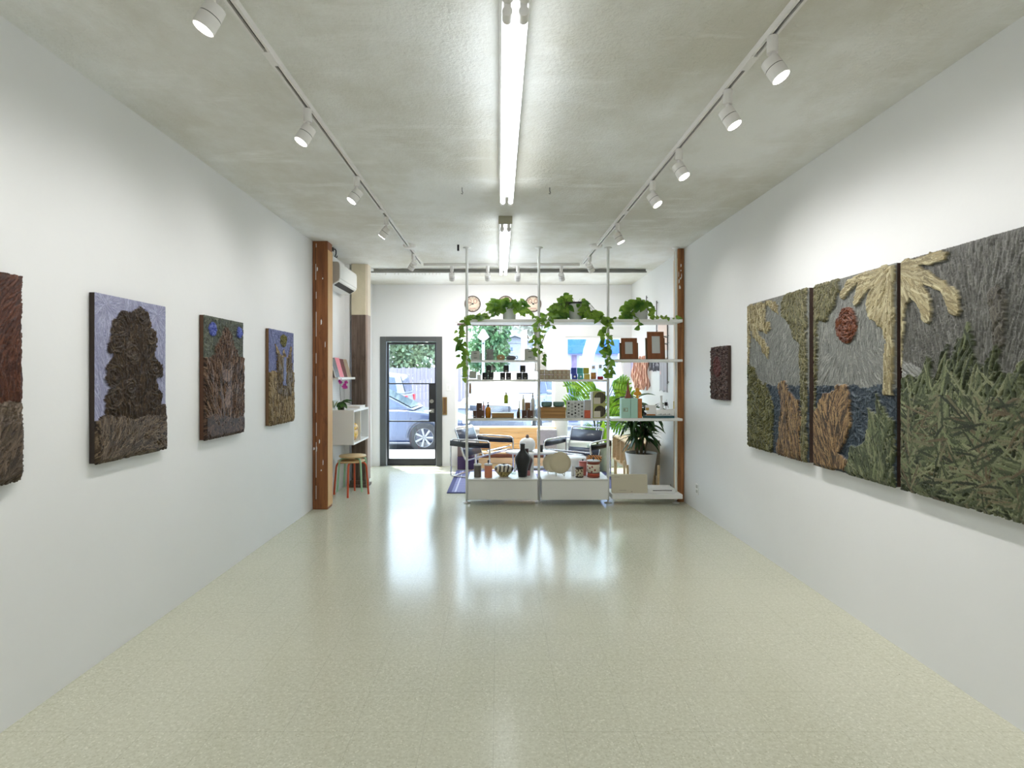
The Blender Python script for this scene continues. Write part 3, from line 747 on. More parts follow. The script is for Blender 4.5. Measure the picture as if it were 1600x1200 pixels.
# panel two
Z0, Wm = 3.111, .804
c = Canvas(Wm, TH, PT, (120,122,116), 12); f3 = mapR(Z0, TZ, Wm, TH, 1090, 430, 3.428); f4 = mapR(Z0, TZ, Wm, TH, 1300, 340, 2.5); f1 = mapR(Z0, TZ, Wm, TH)
sc_ = f1([(1325, 508)])[0]
def rad(u, v): return math.atan2((v-sc_[1])*TH, (u-sc_[0])*Wm)
c.paint(full(c), sky, 3600, .06, .0065, lambda u, v: rad(u, v) if v < .62 else D(85), .0025, .2)
c.paint(c.poly(f1([(1260,604),(1290,603),(1404,605),(1404,800),(1260,800)])), sea, 800, .05, .012, lambda u, v: 7*u+5*v, .005, .8)
c.paint(c.poly(f1([(1262,445),(1290,436),(1313,430),(1312,455),(1308,475),(1298,492),(1292,503),(1280,500),(1277,620),(1280,780),(1262,780)])), olive, 1000, .05, .009, lambda u, v: D(80)+(u-.2)*4, .008, .4, .04, base=.004)
fr_ = f4([(238,185),(140,205),(70,245),(40,300),(45,322),(62,310),(110,250),(92,320),(98,345),(160,280),(140,345),(152,385),(175,400),(190,425),(208,440),(215,480),(209,600),(208,692),(245,692),(250,185)])
tip = f4([(245,190)])[0]
c.paint(c.poly(fr_, .6), cream, 1000, .08, .009, lambda u, v: math.atan2((v-tip[1])*TH, (u-tip[0])*Wm) if v > .68 else D(92), .009, .2, .04, base=.005)
c.paint(c.oval(sc_[0], sc_[1], .13, .092, .3), [(116,64,38),(96,52,32),(132,78,50),(80,42,28)], 420, .035, .008, lambda u, v: rad(u, v)+PI/2, .006, .5, base=.006)
figp = [(636,1040),(640,730),(688,645),(735,620),(752,585),(790,575),(812,600),(832,660),(835,800),(800,900),(765,960),(830,1000),(835,1040)]
fg = c.poly(f3(figp))
c.paint(fg, brown, 1500, .09, .0085, lambda u, v: D(92)+.55*math.sin(7*u+5*v), .008, .25, .05, base=.006)
c.paint(fg, [(50,38,28),(62,46,34)], 380, .10, .005, lambda u, v: D(92)+.55*math.sin(7*u+5*v), -.002, .25, .05, fill=False)
c.paint(fg, [(180,150,104),(150,118,76)], 260, .07, .006, lambda u, v: D(92)+.55*math.sin(7*u+5*v), .003, .25, .05, fill=False)
c.paint(c.poly(f4([(60,1000),(85,900),(108,885),(142,870),(150,800),(150,740),(180,760),(175,690),(228,770),(250,790),(250,1100),(60,1100)])), grass, 600, .11, .010, lambda u, v: D(100)-(u-.85)*1.5, .010, .4, .04, base=.004, fill=False)
c.build('impasto_painting', 'middle triptych panel with the round red sun over the sea', 'R', Z0, TZ, XT, DP, (64,42,34))
# panel three
Z0, Wm = 2.16, .906
c = Canvas(Wm, TH, PT, (112,112,106), 13); f = mapR(Z0, TZ, Wm, TH, 1300, 340, 2.5)
c.paint(full(c), [(112,112,106),(98,98,92),(128,128,122),(118,118,110),(88,88,82)], 4600, .075, .0065, lambda u, v: D(92)+.25*math.sin(6*u), .004, .12)
c.paint(c.poly(f([(250,520),(285,555),(357,600),(345,635),(290,640),(250,640)])), [(150,152,146),(136,138,132)], 120, .10, .007, lambda u, v: D(-35), .003, .08)
tip = f([(262,195)])[0]
c.paint(c.poly(f([(250,180),(400,135),(463,125),(455,165),(400,180),(350,185),(430,238),(495,285),(525,365),(505,382),(470,380),(452,320),(440,290),(370,255),(385,300),(402,360),(395,405),(378,420),(358,385),(345,330),(320,310),(300,340),(290,440),(282,540),(275,640),(250,640)]), .6), cream, 1200, .08, .009, lambda u, v: math.atan2((v-tip[1])*TH, (u-tip[0])*Wm), .010, .22, .05, base=.005)
st = c.poly(f([(618,310),(630,280),(655,270),(680,285),(692,320),(685,400),(682,500),(640,520),(635,450),(628,370)]), .6)
c.paint(st, [(96,92,82),(84,80,72),(110,106,94)], 160, .05, .010, lambda u, v: D(90), .005, .5, base=.007)
gz = f([(250,660),(285,620),(320,600),(345,640),(375,545),(395,560),(402,640),(428,600),(440,510),(460,500),(480,560),(500,470),(525,480),(540,412),(555,430),(572,560),(600,590),(640,500),(660,490),(655,560),(700,620),(730,580),(800,520),(900,480),(1000,560),(1200,500)])
gz = gz + [(1.3, -.2), (-.2, -.2)]
gm = c.poly(gz, .8)
c.paint(gm, [(70,76,52),(58,66,46),(84,92,62)], 700, .12, .012, lambda u, v: D(90)-(u-.4)*.8, .005, .5)
c.paint(gm, grass, 700, .20, .0115, lambda u, v: D(90)+(.35 if math.sin(u*37+v*11) > 0 else -.45), .012, .28, .05, fill=False, base=.002)
low = gm & (c.v < .42)
c.paint(low, grass+[(128,124,94),(108,96,72),(50,56,40)], 700, .14, .0115, lambda u, v: D(90)+2.2*math.sin(u*13+2)*(1-v), .013, .5, .06, fill=False)
c.build('impasto_painting', 'biggest looking triptych panel, full of green grass blades, cut by the picture edge', 'R', Z0, TZ, XT, DP, (60,54,42))
# ================================================================= SHELVING UNIT
SF, SBK, PZ_ = 6.60, 6.95, 6.75
PXS = [-.387, .492, 1.336, 2.164]
S1, S2, S3, ST, S1B, S3B, SB, BXT = 1.741, 1.508, 1.041, 2.228, 1.749, 1.042, .135, .32
su = thing('shelving_unit', 'tall white pole shelving with long boards and two closed box units, full of small goods', 'shelving', (.9, PZ_, 0))
for x in PXS:
    p = obj('pole', MB().cyl((x, PZ_, .035), (x, PZ_, H-.02), .0165, n=18), M['white2'], su)
    obj('foot', MB().lathe([(.045, 0), (.045, .006), (.02, .014), (.008, .02), (.008, .04)], x, PZ_, 0), M['white2'], p)
    obj('ceiling_flange', MB().lathe([(.017, -.03), (.02, -.012), (.048, -.008), (.048, 0)], x, PZ_, H), M['white2'], p)
def shelf(x0, x1, z, t=.026, y1=SBK): obj('shelf', MB().box(x0, x1, SF, y1, z-t, z), M['white'], su, .003)
g = .02
shelf(PXS[0]-.01, 2.198, ST, .036)
shelf(PXS[0]+g, PXS[1]-g, S1, .02)
shelf(PXS[0]+g, PXS[1]-g, S2); shelf(PXS[1]+g, PXS[2]-g, S2)
shelf(PXS[0]+g, PXS[1]-g, S3); shelf(PXS[1]+g, PXS[2]-g, S3)
shelf(PXS[2]+g+.02, 2.198, S1B, .03); shelf(PXS[2]+g-.01, 2.198, S3B, .03); shelf(PXS[2]+g, 2.198, SB, .055)
for a, b_ in ((PXS[0]+g, PXS[1]-.022), (PXS[1]+.022, PXS[2]-g)):
    u = obj('box_unit', MB().box(a+.004, b_-.004, SF+.006, 7.1, .07, BXT-.022), M['white'], su, .003)
    obj('box_top', MB().box(a, b_, SF, 7.11, BXT-.018, BXT), M['white'], u, .003)
    obj('shadow_gap', MB().box(a+.008, b_-.008, SF+.012, 7.1, BXT-.022, BXT-.018), M['dark'], u)

def colr(name, r, g_, b_, rough=.5, **k): return mat(name, rgb(r, g_, b_), rough, **k)
def bx(x0, x1, yt, base, Z=6.68, dp=.08, mb=None, zb=None):   # box by its silhouette
    mb = mb or MB(); return mb.box(wx(x0, Z), wx(x1, Z), Z, Z+dp, base, wz(yt, Z))
def bloc(x0, x1, base, Z=6.68): return ((wx(x0, Z)+wx(x1, Z))/2, Z, base)
SURF = .001
# ---- S1 shelf, bay one
b0 = S1+SURF
g1 = M['grey']
def drawer_box(x0, x1, yt, base, lab, n=3):
    t = thing('drawer_box', lab, 'box', bloc(x0, x1, base))
    obj('body', bx(x0, x1, yt, base), g1, t, .002); h = wz(yt, 6.68)-base
    for k in range(n):
        zc = base+h*(k+.5)/n; xm = (wx(x0, 6.68)+wx(x1, 6.68))/2
        obj('slot', MB().box(xm-.02, xm+.02, 6.678, 6.68, zc-.003, zc+.003), M['dark'], t)
drawer_box(736, 749.5, 548.5, b0, 'grey slotted little chest beside the stacked two-handled mugs', 2)
drawer_box(820, 836, 545, b0, 'taller grey slotted chest at the pole end of the mug shelf', 2)
single('phone_stand', 'thin pale upright rack between grey chest and mugs', 'rack', bx(750.5, 753.5, 552, b0, dp=.05), M['grey'], bevel=.002)
mg = colr('grey_stoneware', 138, 138, 134, .5)
def mug(x0, x1, zb, h, lab, m_, grp=None, rz=0):
    Z = 6.74; cx_ = wx((x0+x1)/2, Z); r = (wx(x1, Z)-wx(x0, Z))/2
    t = thing('two_handled_mug', lab, 'mug', (cx_, Z, zb), grp)
    obj('body', MB().lathe([(0, 0), (r*.86, 0), (r*.95, .006), (r, h), (r*.9, h), (r*.85, .012), (0, .01)], cx_, Z, zb), m_, t)
    for s in (-1, 1):
        P = [(cx_+s*r*.92, Z, zb+h*.78), (cx_+s*(r+.014), Z, zb+h*.8), (cx_+s*(r+.021), Z, zb+h*.55), (cx_+s*(r+.014), Z, zb+h*.28), (cx_+s*r*.92, Z, zb+h*.3)]
        obj('handle', MB().tube(P, .0038, 8), m_, t)
mug(760, 771, b0, .066, 'lower of two stacked grey mugs with twin handles', mg, 'stacked grey mugs')
mug(760, 771, b0+.067, .068, 'upper of two stacked grey mugs with twin handles', mg, 'stacked grey mugs')
t = thing('tilted_plate', 'round tan plate standing on edge beside the stacked mugs', 'plate', bloc(776, 789, b0))
Z = 6.72; p = W(782.5, 560, Z)
obj('disc', MB().lathe([(0, -.006), (.04, -.005), (.052, .004), (.052, .007), (.04, 0), (0, -.001)], mat=Matrix.Translation((p.x, Z, b0+.034)) @ Matrix.Diagonal((1, 1, .66, 1)) @ Matrix.Rotation(PI/2, 4, 'X')), colr('tan_glaze', 176, 146, 100), t)
obj('centre_dot', MB().lathe([(0, 0), (.008, 0), (.008, .002), (0, .002)], mat=Matrix.Translation((p.x, Z-.007, b0+.034)) @ Matrix.Rotation(PI/2, 4, 'X')), M['white'], t)
Z = 6.76; p = W(798.5, 560, Z); dg = colr('dark_slate_glaze', 92, 92, 98)
t = thing('serving_bowl', 'dark slate oval bowl with two ring handles on the mug shelf', 'bowl', (p.x, Z, b0))
mb = MB().lathe([(0, 0), (.035, 0), (.056, .02), (.058, .035), (.05, .05), (.03, .056), (0, .058)], p.x, Z, b0)
obj('body', mb, dg, t)
for s in (-1, 1): obj('handle', MB().tube([(p.x+s*(.068+.014*math.cos(a)), Z, b0+.035+.016*math.sin(a)) for a in [i*PI/6 for i in range(12)]], .004, 8, True), dg, t)
# ---- S2 shelf bay one
b0 = S2+SURF
t = thing('storage_box', 'light grey box on a brown base at the first pole', 'box', bloc(731, 743, b0))
obj('body', bx(733, 744, 580, b0+.012), M['grey'], t, .002); obj('base', bx(733, 744, 592.2, b0), colr('brown_base', 140, 110, 84), t)
single('cube_box', 'small white cube beside the grey box with the brown base', 'box', bx(745, 751.5, 585, b0), M['white'], bevel=.002)
bk = colr('black_card', 34, 34, 36, .45); lbl = colr('pale_label', 190, 188, 182)
n_ = 0
def black_box(x0, x1, yt, zb, lab, dot=None):
    Z = 6.69; t = thing('black_candle_box', lab, 'box', bloc(x0, x1, zb, Z), 'black boxes in three pyramids')
    obj('body', bx(x0, x1, yt, zb, Z, .065), bk, t, .0015)
    xm = (wx(x0, Z)+wx(x1, Z))/2
    obj('label', MB().box(xm-.011, xm+.013, Z-.001, Z, zb+.012, zb+.022), lbl, t)
zt = wz(582, 6.69)+.001
for i, (x, w_) in enumerate(((753.5, 'door side'), (781, 'middle'), (807, 'tin side'))):
    black_box(x, x+8.8, 582, b0, f'lower black box on the door side of the {w_} pyramid of three')
    black_box(x+9.2, x+18, 582, b0, f'lower black box on the tin side of the {w_} pyramid of three')
    black_box(x+5.8, x+14, 571, zt, f'upright black box topping the {w_} pyramid of three')
for x, l_ in ((775.2, 'clear glass tumbler between the first and second black pyramid'), (801, 'clear glass tumbler between the second and third black pyramid')):
    Z = 6.74; X_ = wx(x+1.5, Z)
    single('glass_tumbler', l_, 'glass', MB().lathe([(0, 0), (.017, 0), (.019, .07), (.0175, .07), (.0155, .006), (0, .005)], X_, Z, b0), M['clear'])
# ---- S2 bay two: double row of tins
Z = 6.69; xs = [844.5+i*6.75 for i in range(7)]
tan = colr('tan_tin', 178, 152, 118); cr = colr('cream_label', 214, 204, 178)
X0_ = wx(844.5, Z); w_ = wx(850.7, Z)-X0_
t0 = thing('patterned_tin', '', 'tin', (0, 0, 0), 'double row of little tan tins')
obj('body', MB().box(0, w_, 0, .05, 0, .0575), tan, t0, .003, (0,0,0))
obj('label', MB().box(w_*.18, w_*.82, -.001, 0, .01, .046), cr, t0, 0, (0,0,0))
obj('motif', MB().tube([(w_*.5+.011*math.cos(a), -.0015, .028+.013*math.sin(a)) for a in [i*PI/5 for i in range(10)]], .0014, 5, True), colr('brown_ink', 120, 98, 74), t0, 0, (0,0,0))
ords = ['first', 'second', 'third', 'fourth', 'fifth', 'sixth', 'seventh']
first = True
for j, row in enumerate(('lower', 'upper')):
    for i, x in enumerate(xs):
        lab = f'{ords[i]} tan tin counted from the pole in the {row} row' if i < 6 else f'last tan tin of the {row} row, next to the blue one'
        loc = (wx(x, Z), Z, b0 + j*.0585)
        if first: t0.location = loc; t0['label'] = lab; first = False
        else: dup(t0, loc, 0, lab)
def cubebox(x0, x1, yt, base, col, lab, mot=None, cat='box'):
    t = thing('small_soap_box', lab, cat, bloc(x0, x1, base, 6.69), 'coloured little boxes in two layers')
    obj('body', bx(x0, x1, yt, base, 6.69, .05), col, t, .002)
    if mot is not None:
        xm = (wx(x0, 6.69)+wx(x1, 6.69))/2; zm = (base+wz(yt, 6.69))/2
        obj('motif', MB().cyl((xm, 6.689, zm), (xm, 6.688, zm), .013, n=6), mot, t)
blue = colr('royal_blue', 52, 76, 176); teal = colr('teal_card', 84, 178, 172); olv = colr('olive_yellow', 176, 170, 52); yel = colr('soft_yellow', 226, 200, 96)
zt = wz(584, 6.69)+.001
cubebox(894, 902, 584.3, b0, blue, 'blue box with pale flower pattern, lower layer', M['white'])
cubebox(903.5, 911.5, 584.3, b0, teal, 'teal box with white figure, lower layer', M['white'])
cubebox(913, 922, 584.3, b0, yel, 'soft yellow box, lower layer beside the orange bottle')
zt = wz(584.3, 6.69)+.001
cubebox(892.5, 900.5, 574.5, zt, blue, 'plain royal blue box, upper layer')
cubebox(902, 911, 574.5, zt, teal, 'plain teal box, upper layer')
cubebox(912, 920.5, 574.5, zt, olv, 'olive yellow box, upper layer')
def bottle(name, x0, x1, yt, base, prof, parts, lab, Z=6.74, cat='bottle'):
    X_ = wx((x0+x1)/2, Z); r = (wx(x1, Z)-wx(x0, Z))/2; h = wz(yt, Z)-base
    t = thing(name, lab, cat, (X_, Z, base))
    for nm, pr, m_ in parts: obj(nm, MB().lathe([(a*r, b_*h) for a, b_ in pr], X_, Z, base), m_, t)
    return t
amber = colr('amber_liquid', 226, 150, 40, .15); clearp = M['clear']
bottle('oil_bottle', 922.5, 932, 571.5, b0, None, [('liquid', [(0,.01),(.9,.01),(.9,.5),(0,.5)], amber), ('glass', [(0,0),(1,0),(1,.6),(.75,.72),(.45,.75),(.45,.82)], clearp), ('cap', [(0,.78),(.5,.78),(.5,1),(0,1)], colr('frosted_cap', 214, 206, 196))], 'fat clear bottle of orange oil beside the yellow box')
bottle('spray_bottle', 933.5, 942.5, 570, b0, None, [('red_band', [(0,.0),(1.02,.0),(1.02,.2),(0,.2)], colr('red_label', 190, 44, 52)), ('body', [(.95,.2),(.95,.68),(.5,.76)], clearp), ('cap', [(0,.76),(.5,.76),(.5,1),(0,1)], M['potgrey'])], 'clear bottle with a red band near the trailing vine')
# ---- S3 bay one
b0 = S3+SURF
brn = colr('dark_brown_box', 92, 60, 46, .4); brn2 = colr('warm_brown_box', 134, 92, 56, .4)
def brown_box(x0, x1, yt, zb, m_, lab):
    Z = 6.69; t = thing('brown_candle_box', lab, 'box', bloc(x0, x1, zb, Z), 'brown boxes stacked in threes')
    obj('body', bx(x0, x1, yt, zb, Z, .07), m_, t, .002)
    xm = wx(x1, Z)-.02; obj('label', MB().box(xm-.01, xm+.012, Z-.001, Z, zb+.012, zb+.024), lbl, t)
brown_box(739.3, 744, 641.5, b0, brn, 'narrow dark brown box beside the first pole')
brown_box(744.4, 756.5, 641.5, b0, brn, 'wide dark brown box next to the amber pump bottle')
brown_box(744.5, 753, 629.8, wz(641.5, 6.69)+.001, brn, 'dark brown box standing on the wide dark brown box')
brown_box(815.5, 823.5, 641.5, b0, brn, 'dark brown box beside the reed bottle')
brown_box(824, 833, 641.5, b0, brn, 'dark brown box beside the clear vase at the second pole')
brown_box(820.5, 829, 629, wz(641.5, 6.69)+.001, brn2, 'lighter brown box topping the pair at the second pole')
amb = colr('amber_glass', 206, 130, 30, .12)
bottle('pump_bottle', 758.5, 767, 628.5, b0, None, [('body', [(0,0),(1,0),(1,.55),(.8,.66),(.3,.7),(.3,.72)], amb), ('pump', [(0,.72),(.4,.72),(.4,.85),(.15,.86),(.15,.93),(.5,.94),(.5,1),(0,1)], M['black'])], 'amber bottle with a black pump beside the brown boxes')
t = thing('wooden_tray', 'long low wooden box with white rim between the bottles', 'tray', bloc(768.5, 803, b0))
obj('body', bx(768.5, 803, 645.8, b0+.004, dp=.12), M['gold_wood'], t, .002); obj('rim', bx(768, 803.5, 645, wz(645.8, 6.68), dp=.12), M['white'], t); obj('base', bx(768, 803.5, 653.2, b0, dp=.12), M['white'], t)
bottle('reed_bottle', 807.5, 813, 637.5, b0, None, [('body', [(0,0),(1,0),(1,.55),(.5,.72),(.4,.74),(.4,1),(0,1)], colr('smoky_glass', 84, 66, 60, .2))], 'slim smoky brown bottle with a pale stick', 6.72)
single('bamboo_stick', 'tall pale green stick beside the slim smoky bottle', 'stick', MB().cyl((wx(812, 6.7), 6.69, b0), (wx(811.5, 6.7), 6.69, wz(626, 6.69)), .005), colr('bamboo', 186, 182, 120))
bottle('clear_vase', 833.4, 838, 632, b0, None, [('body', [(0,0),(.9,0),(1,.4),(.6,.8),(.8,1),(.7,1),(.5,.8),(.9,.4),(0,.05)], clearp)], 'slender clear glass vase right at the second pole'.replace('right at', 'touching'), 6.86, 'vase')
# riser with lotions
t = thing('acrylic_riser', 'clear acrylic stand carrying the green bottle', 'stand', bloc(785, 797, b0, 6.84))
Zr = 6.84; zr = wz(630.5, Zr)
obj('stand_top', MB().box(wx(784, Zr), wx(798, Zr), Zr-.03, Zr+.05, zr-.006, zr-.001), clearp, t)
for x in (784.3, 797): obj('side', MB().box(wx(x, Zr), wx(x+.7, Zr), Zr-.03, Zr+.05, b0, zr-.006), clearp, t)
bottle('lotion_bottle', 787.5, 794, 611, zr, None, [('body', [(0,0),(1,0),(1,.6),(.5,.72)], colr('lime_liquid', 172, 196, 60, .2)), ('cap', [(0,.72),(.5,.72),(.5,1),(0,1)], M['white'])], 'lime green bottle with a white cap on the clear stand', Zr)
Zr = 6.86
bottle('lotion_bottle', 829.5, 835.5, 614, b0, None, [('body', [(0,0),(1,0),(1,.7),(.4,.8)], M['white']), ('cap', [(0,.8),(.4,.8),(.4,1),(0,1)], M['grey'])], 'tall white bottle behind the stacked brown boxes', Zr)
bottle('lotion_bottle', 815.5, 820, 616, b0, None, [('body', [(0,0),(1,0),(1,.75),(.4,.82)], colr('ivory', 226, 212, 176)), ('cap', [(0,.82),(.4,.82),(.4,1),(0,1)], M['white'])], 'tall ivory bottle behind the stacked brown boxes', Zr)
bottle('lotion_bottle', 753.8, 757.5, 627, b0, None, [('body', [(0,0),(1,0),(1,.7),(.5,.8)], colr('rose_tint', 236, 176, 178)), ('cap', [(0,.8),(.5,.8),(.5,1),(0,1)], M['white'])], 'pink bottle behind the brown boxes at the first pole', Zr)
# hanging ornament
Zr = 6.9; p = W(734.7, 606, Zr)
t = thing('hanging_incense', 'little orange brown stick hanging in white paper by the first pole', 'ornament', (p.x, Zr, p.z))
obj('stick', MB().box(p.x-.008, p.x+.004, Zr-.004, Zr+.004, wz(614, Zr), wz(601, Zr)), colr('rust_stick', 150, 84, 36), t, .001)
obj('paper', MB().box(p.x-.016, p.x+.016, Zr+.005, Zr+.008, wz(615.5, Zr), wz(598, Zr)), M['white'], t)
obj('cord', MB().cyl((p.x, Zr+.006, wz(598, Zr)), (p.x, Zr+.006, S2-.026), .0015), M['white'], t)
# ---- S3 bay two
kraft = woodmat('kraft_wood', rgb(160,116,66), rgb(190,146,90), axis='x', sc=.5)
for k, (y1, y0) in enumerate(((653.5, 648.2), (647.6, 642.9), (642.2, 637.3))):
    za, zb = b0 + k*.0435, b0 + k*.0435 + .042
    t = thing('flat_wooden_box', ['bottom', 'middle', 'top'][k]+' flat wooden box of the stack under the teal bowls', 'box', bloc(841, 884, za), 'flat wooden boxes')
    obj('body', MB().box(wx(845.4, 6.66), wx(884, 6.66), 6.66, 6.86, za, za+.030), kraft, t, .0015)
    obj('lid', MB().box(wx(845.2, 6.66), wx(884.2, 6.66), 6.658, 6.862, za+.031, zb), kraft, t, .0015)
tg = mat('teal_speckle_glaze', rgb(104,140,132), .35, var=.5, vscale=60)
for x0, x1, l_ in ((845.8, 863, 'pole side'), (864, 882, 'book side')):
    Z = 6.75; X_ = wx((x0+x1)/2, Z); r = (wx(x1, Z)-wx(x0, Z))/2; za = b0+.131
    t = thing('soap_dish', f'speckled teal oval dish with lip, {l_} of the flat wooden boxes', 'dish', (X_, Z, za), 'teal dishes')
    Mx = Matrix.Translation((X_, Z, za)) @ Matrix.Diagonal((1, .6, 1, 1))
    obj('body', MB().lathe([(0, .004), (r*.82, .004), (r*.98, .018), (r, .055), (r*.93, .062), (r*.86, .055), (r*.8, .02), (0, .015)], mat=Mx), tg, t)
    obj('base', MB().lathe([(0, 0), (r*.75, 0), (r*.8, .012), (0, .012)], mat=Mx), colr('sand_glaze', 196, 184, 156), t)
# patterned tissue box
Z = 6.66; t = thing('patterned_book', 'white square book covered with black stars and hexagons', 'book', bloc(885, 912.5, b0, Z))
obj('cover', bx(885.5, 912.5, 626, b0, Z, .05), M['potgrey'], t, .002)
mo = MB(); r_ = random.Random(4)
for i in range(5):
    for j in range(6 if i % 2 else 5):
        X_ = wx(888.6+i*5.2, Z); z_ = b0+.022+j*.0395+(0 if i % 2 == 0 else -.016)
        if z_ < b0+.012 or z_ > wz(628, Z): continue
        k = r_.randrange(3); r = .0125
        if k == 0: mo.tube([(X_+r*.8*math.cos(a), Z-.001, z_+r*.8*math.sin(a)) for a in [q*PI/3 for q in range(6)]], .0024, 4, True)
        elif k == 1: mo.cyl((X_, Z, z_), (X_, Z-.0015, z_), r, n=6)
        else:
            pts = [(X_+(r if q % 2 == 0 else r*.45)*math.cos(q*PI/5), z_+(r if q % 2 == 0 else r*.45)*math.sin(q*PI/5)) for q in range(10)]
            mo.prism(pts, 'y', Z-.0015, Z)
obj('star_pattern', mo, bk, t)
t = thing('gift_tube', 'upright slim silver box with an orange red bottom', 'box', bloc(913.5, 922.5, b0, Z))
obj('upper', bx(913.5, 922.5, 625, wz(641, Z), Z, .06), colr('silver_card', 178, 176, 170, .3), t, .002)
obj('lower', bx(913.5, 922.5, 641, b0, Z, .06), mat('orange_print', rgb(210,100,70), .4, var=.4, vscale=40), t, .002)
single('notebook', 'thin upright white notebook between silver box and olive boxes', 'book', bx(923.2, 926.3, 612.5, b0, Z, .09), M['white'], bevel=.002)
ol = colr('pale_olive_card', 176, 176, 110)
for k, (yt, l_) in enumerate(((633.5, 'lower'), (612.5, 'upper'))):
    za = b0 + k*.162
    t = thing('record_box', f'{l_} olive box with a big dark striped disc', 'box', bloc(927, 946, za, Z), 'olive boxes')
    x0, x1 = wx(927, Z), wx(946.5, Z); xm = (x0+x1)/2 + .005
    obj('body', MB().box(x0, x1, Z, Z+.09, za, za+.1605), ol, t, .002)
    obj('disc', MB().cyl((xm, Z-.0005, za+.083), (xm, Z-.002, za+.083), .068, n=32), colr('dark_disc', 52, 48, 38), t)
    obj('disc_stripe', (lambda m: [m.box(xm-.045+i*.02, xm-.037+i*.02, Z-.003, Z-.002, za+.03, za+.14) for i in range(5)] and m)(MB()), colr('disc_stripes', 96, 88, 64), t)
    obj('label', MB().box(x0+.006, x0+.085, Z-.0042, Z-.003, za+.01, za+.085), colr('paper_label', 214, 208, 190), t)
# ---- bay three: frames
def frame(x0, x1, yt, ia, ib, ja, jb, lab, base=S1B+.001):
    Z = 6.66; yb = 560
    t = thing('photo_frame', lab, 'picture frame', bloc(x0, x1, base, Z), 'brown stepped frames')
    tilt = lambda z: Z + (z-base)*.08
    A, Bz = wx(x0+1.5, Z), wx(x1-1.5, Z); zt = wz(yt, Z); zs = zt-(zt-base)*.22
    def slab(xa, xb, za, zb, dy0, dy1): return [(xa, tilt(za)+dy0, za), (xb, tilt(za)+dy0, za), (xb, tilt(zb)+dy0, zb), (xa, tilt(zb)+dy0, zb)], [(xa, tilt(za)+dy1, za), (xb, tilt(za)+dy1, za), (xb, tilt(zb)+dy1, zb), (xa, tilt(zb)+dy1, zb)]
    xa, xb, za, zb = wx(ia, Z), wx(ib, Z), wz(jb, Z), wz(ja, Z)
    mb = MB()
    for q in ((A, xa, base+.006, zt), (xb, Bz, base+.006, zt), (xa, xb, zb, zt), (xa, xb, base+.006, za)): mb.hexa(*slab(*q, 0, .02))
    obj('front_frame', mb, M['frame_wood'], t)
    obj('picture_panel', MB().hexa(*slab(xa, xb, za, zb, .008, .014)), M['mirror'], t)
    obj('back_frame', MB().hexa(*slab(wx(x0-.5, Z), wx(x1+.8, Z), base+.006, zs, .022, .045)), colr('olive_brown', 104, 84, 52), t)
    obj('base', MB().box(wx(x0-2, Z), wx(x1+3.5, Z), Z-.015, Z+.09, base, base+.006), colr('dark_base', 96, 88, 70), t)
frame(969.5, 997.5, 528, 977, 989, 534, 553, 'smaller brown stepped photo frame with a grey insert')
frame(1010.5, 1039.5, 518, 1019, 1032, 525, 552, 'larger brown stepped photo frame with a grey insert')
# ---- bay three: S3B goods
b0 = S3B+.001; Z = 6.66
mint = colr('mint_card', 174, 214, 198)
for x0, x1, l_ in ((971, 985, 'framed label'), (985.6, 996.5, 'no label')):
    t = thing('mint_box', f'tall mint green box with {l_}', 'box', bloc(x0, x1, b0, Z), 'mint green boxes')
    obj('body', bx(x0, x1, 622.5, b0, Z, .1), mint, t, .002)
    if x0 < 980:
        q = (wx(974, Z), wx(981, Z), wz(643, Z), wz(637.5, Z))
        obj('label_frame', MB().box(q[0], q[1], Z-.0015, Z, q[2], q[2]+.005).box(q[0], q[1], Z-.0015, Z, q[3]-.005, q[3]).box(q[0], q[0]+.005, Z-.0015, Z, q[2]+.005, q[3]-.005).box(q[1]-.005, q[1], Z-.0015, Z, q[2]+.005, q[3]-.005), colr('gold_ink', 150, 138, 96), t)
        obj('picture_mark', MB().box(q[0]+.01, q[0]+.024, Z-.0015, Z, q[2]+.01, q[3]-.009), colr('grey_ink', 130, 140, 120), t)
single('copper_book', 'narrow copper brown book beside the mint boxes', 'book', bx(997, 1003.2, 623, b0, Z, .1), mat('copper_print', rgb(190,116,66), .4, var=.4, vscale=30), bevel=.002)
zt = wz(622.5, Z)+.001
X_ = wx(981.5, Z+.04)
single('pointed_cone', 'tall brown pointed cone standing on the mint boxes', 'ornament', MB().lathe([(0,0),(.042,0),(.04,.012),(.026,.05),(.016,.1),(.009,.16),(.004,.21),(0,.235)], X_, Z+.05, zt), mat('brown_cone', rgb(150,84,58), .4, var=.4, vscale=8))
X_ = wx(977, Z+.04)
X_ = wx(996, Z+.05); gold = colr('ochre_yellow', 222, 160, 50, .4)
t = thing('clover_figure', 'ochre yellow figure of stacked round lobes on the mint boxes', 'ornament', (X_, Z+.05, zt))
mb = MB().cyl((X_, Z+.05, zt), (X_, Z+.05, zt+.035), .016, n=14); obj('stem', mb, gold, t)
for dx, dz in ((-.022, .055), (.022, .055), (0, .085), (0, .05), (-.002, .105)): obj('lobe', MB().ell((X_+dx, Z+.05, zt+dz), .026, .016, .024), gold, t)
tb_ = colr('dark_teal', 52, 92, 98)
t = thing('display_tray', 'dark teal tray under the white label boxes', 'tray', bloc(1005, 1054, b0, Z))
mb = MB().prism([(wx(1005.5, Z), Z+.03), (wx(1025, Z), Z-.03), (wx(1054, Z), Z), (wx(1052, Z), Z+.12), (wx(1010, Z), Z+.14)], 'z', b0, b0+.026); obj('tray_body', mb, tb_, t, .002)
t = thing('label_box', 'white box with an ochre patch and black dot on the teal tray', 'box', bloc(1009, 1026, b0+.027, Z))
obj('body', bx(1010, 1025.5, 633, b0+.027, Z+.03, .05), M['white'], t, .002)
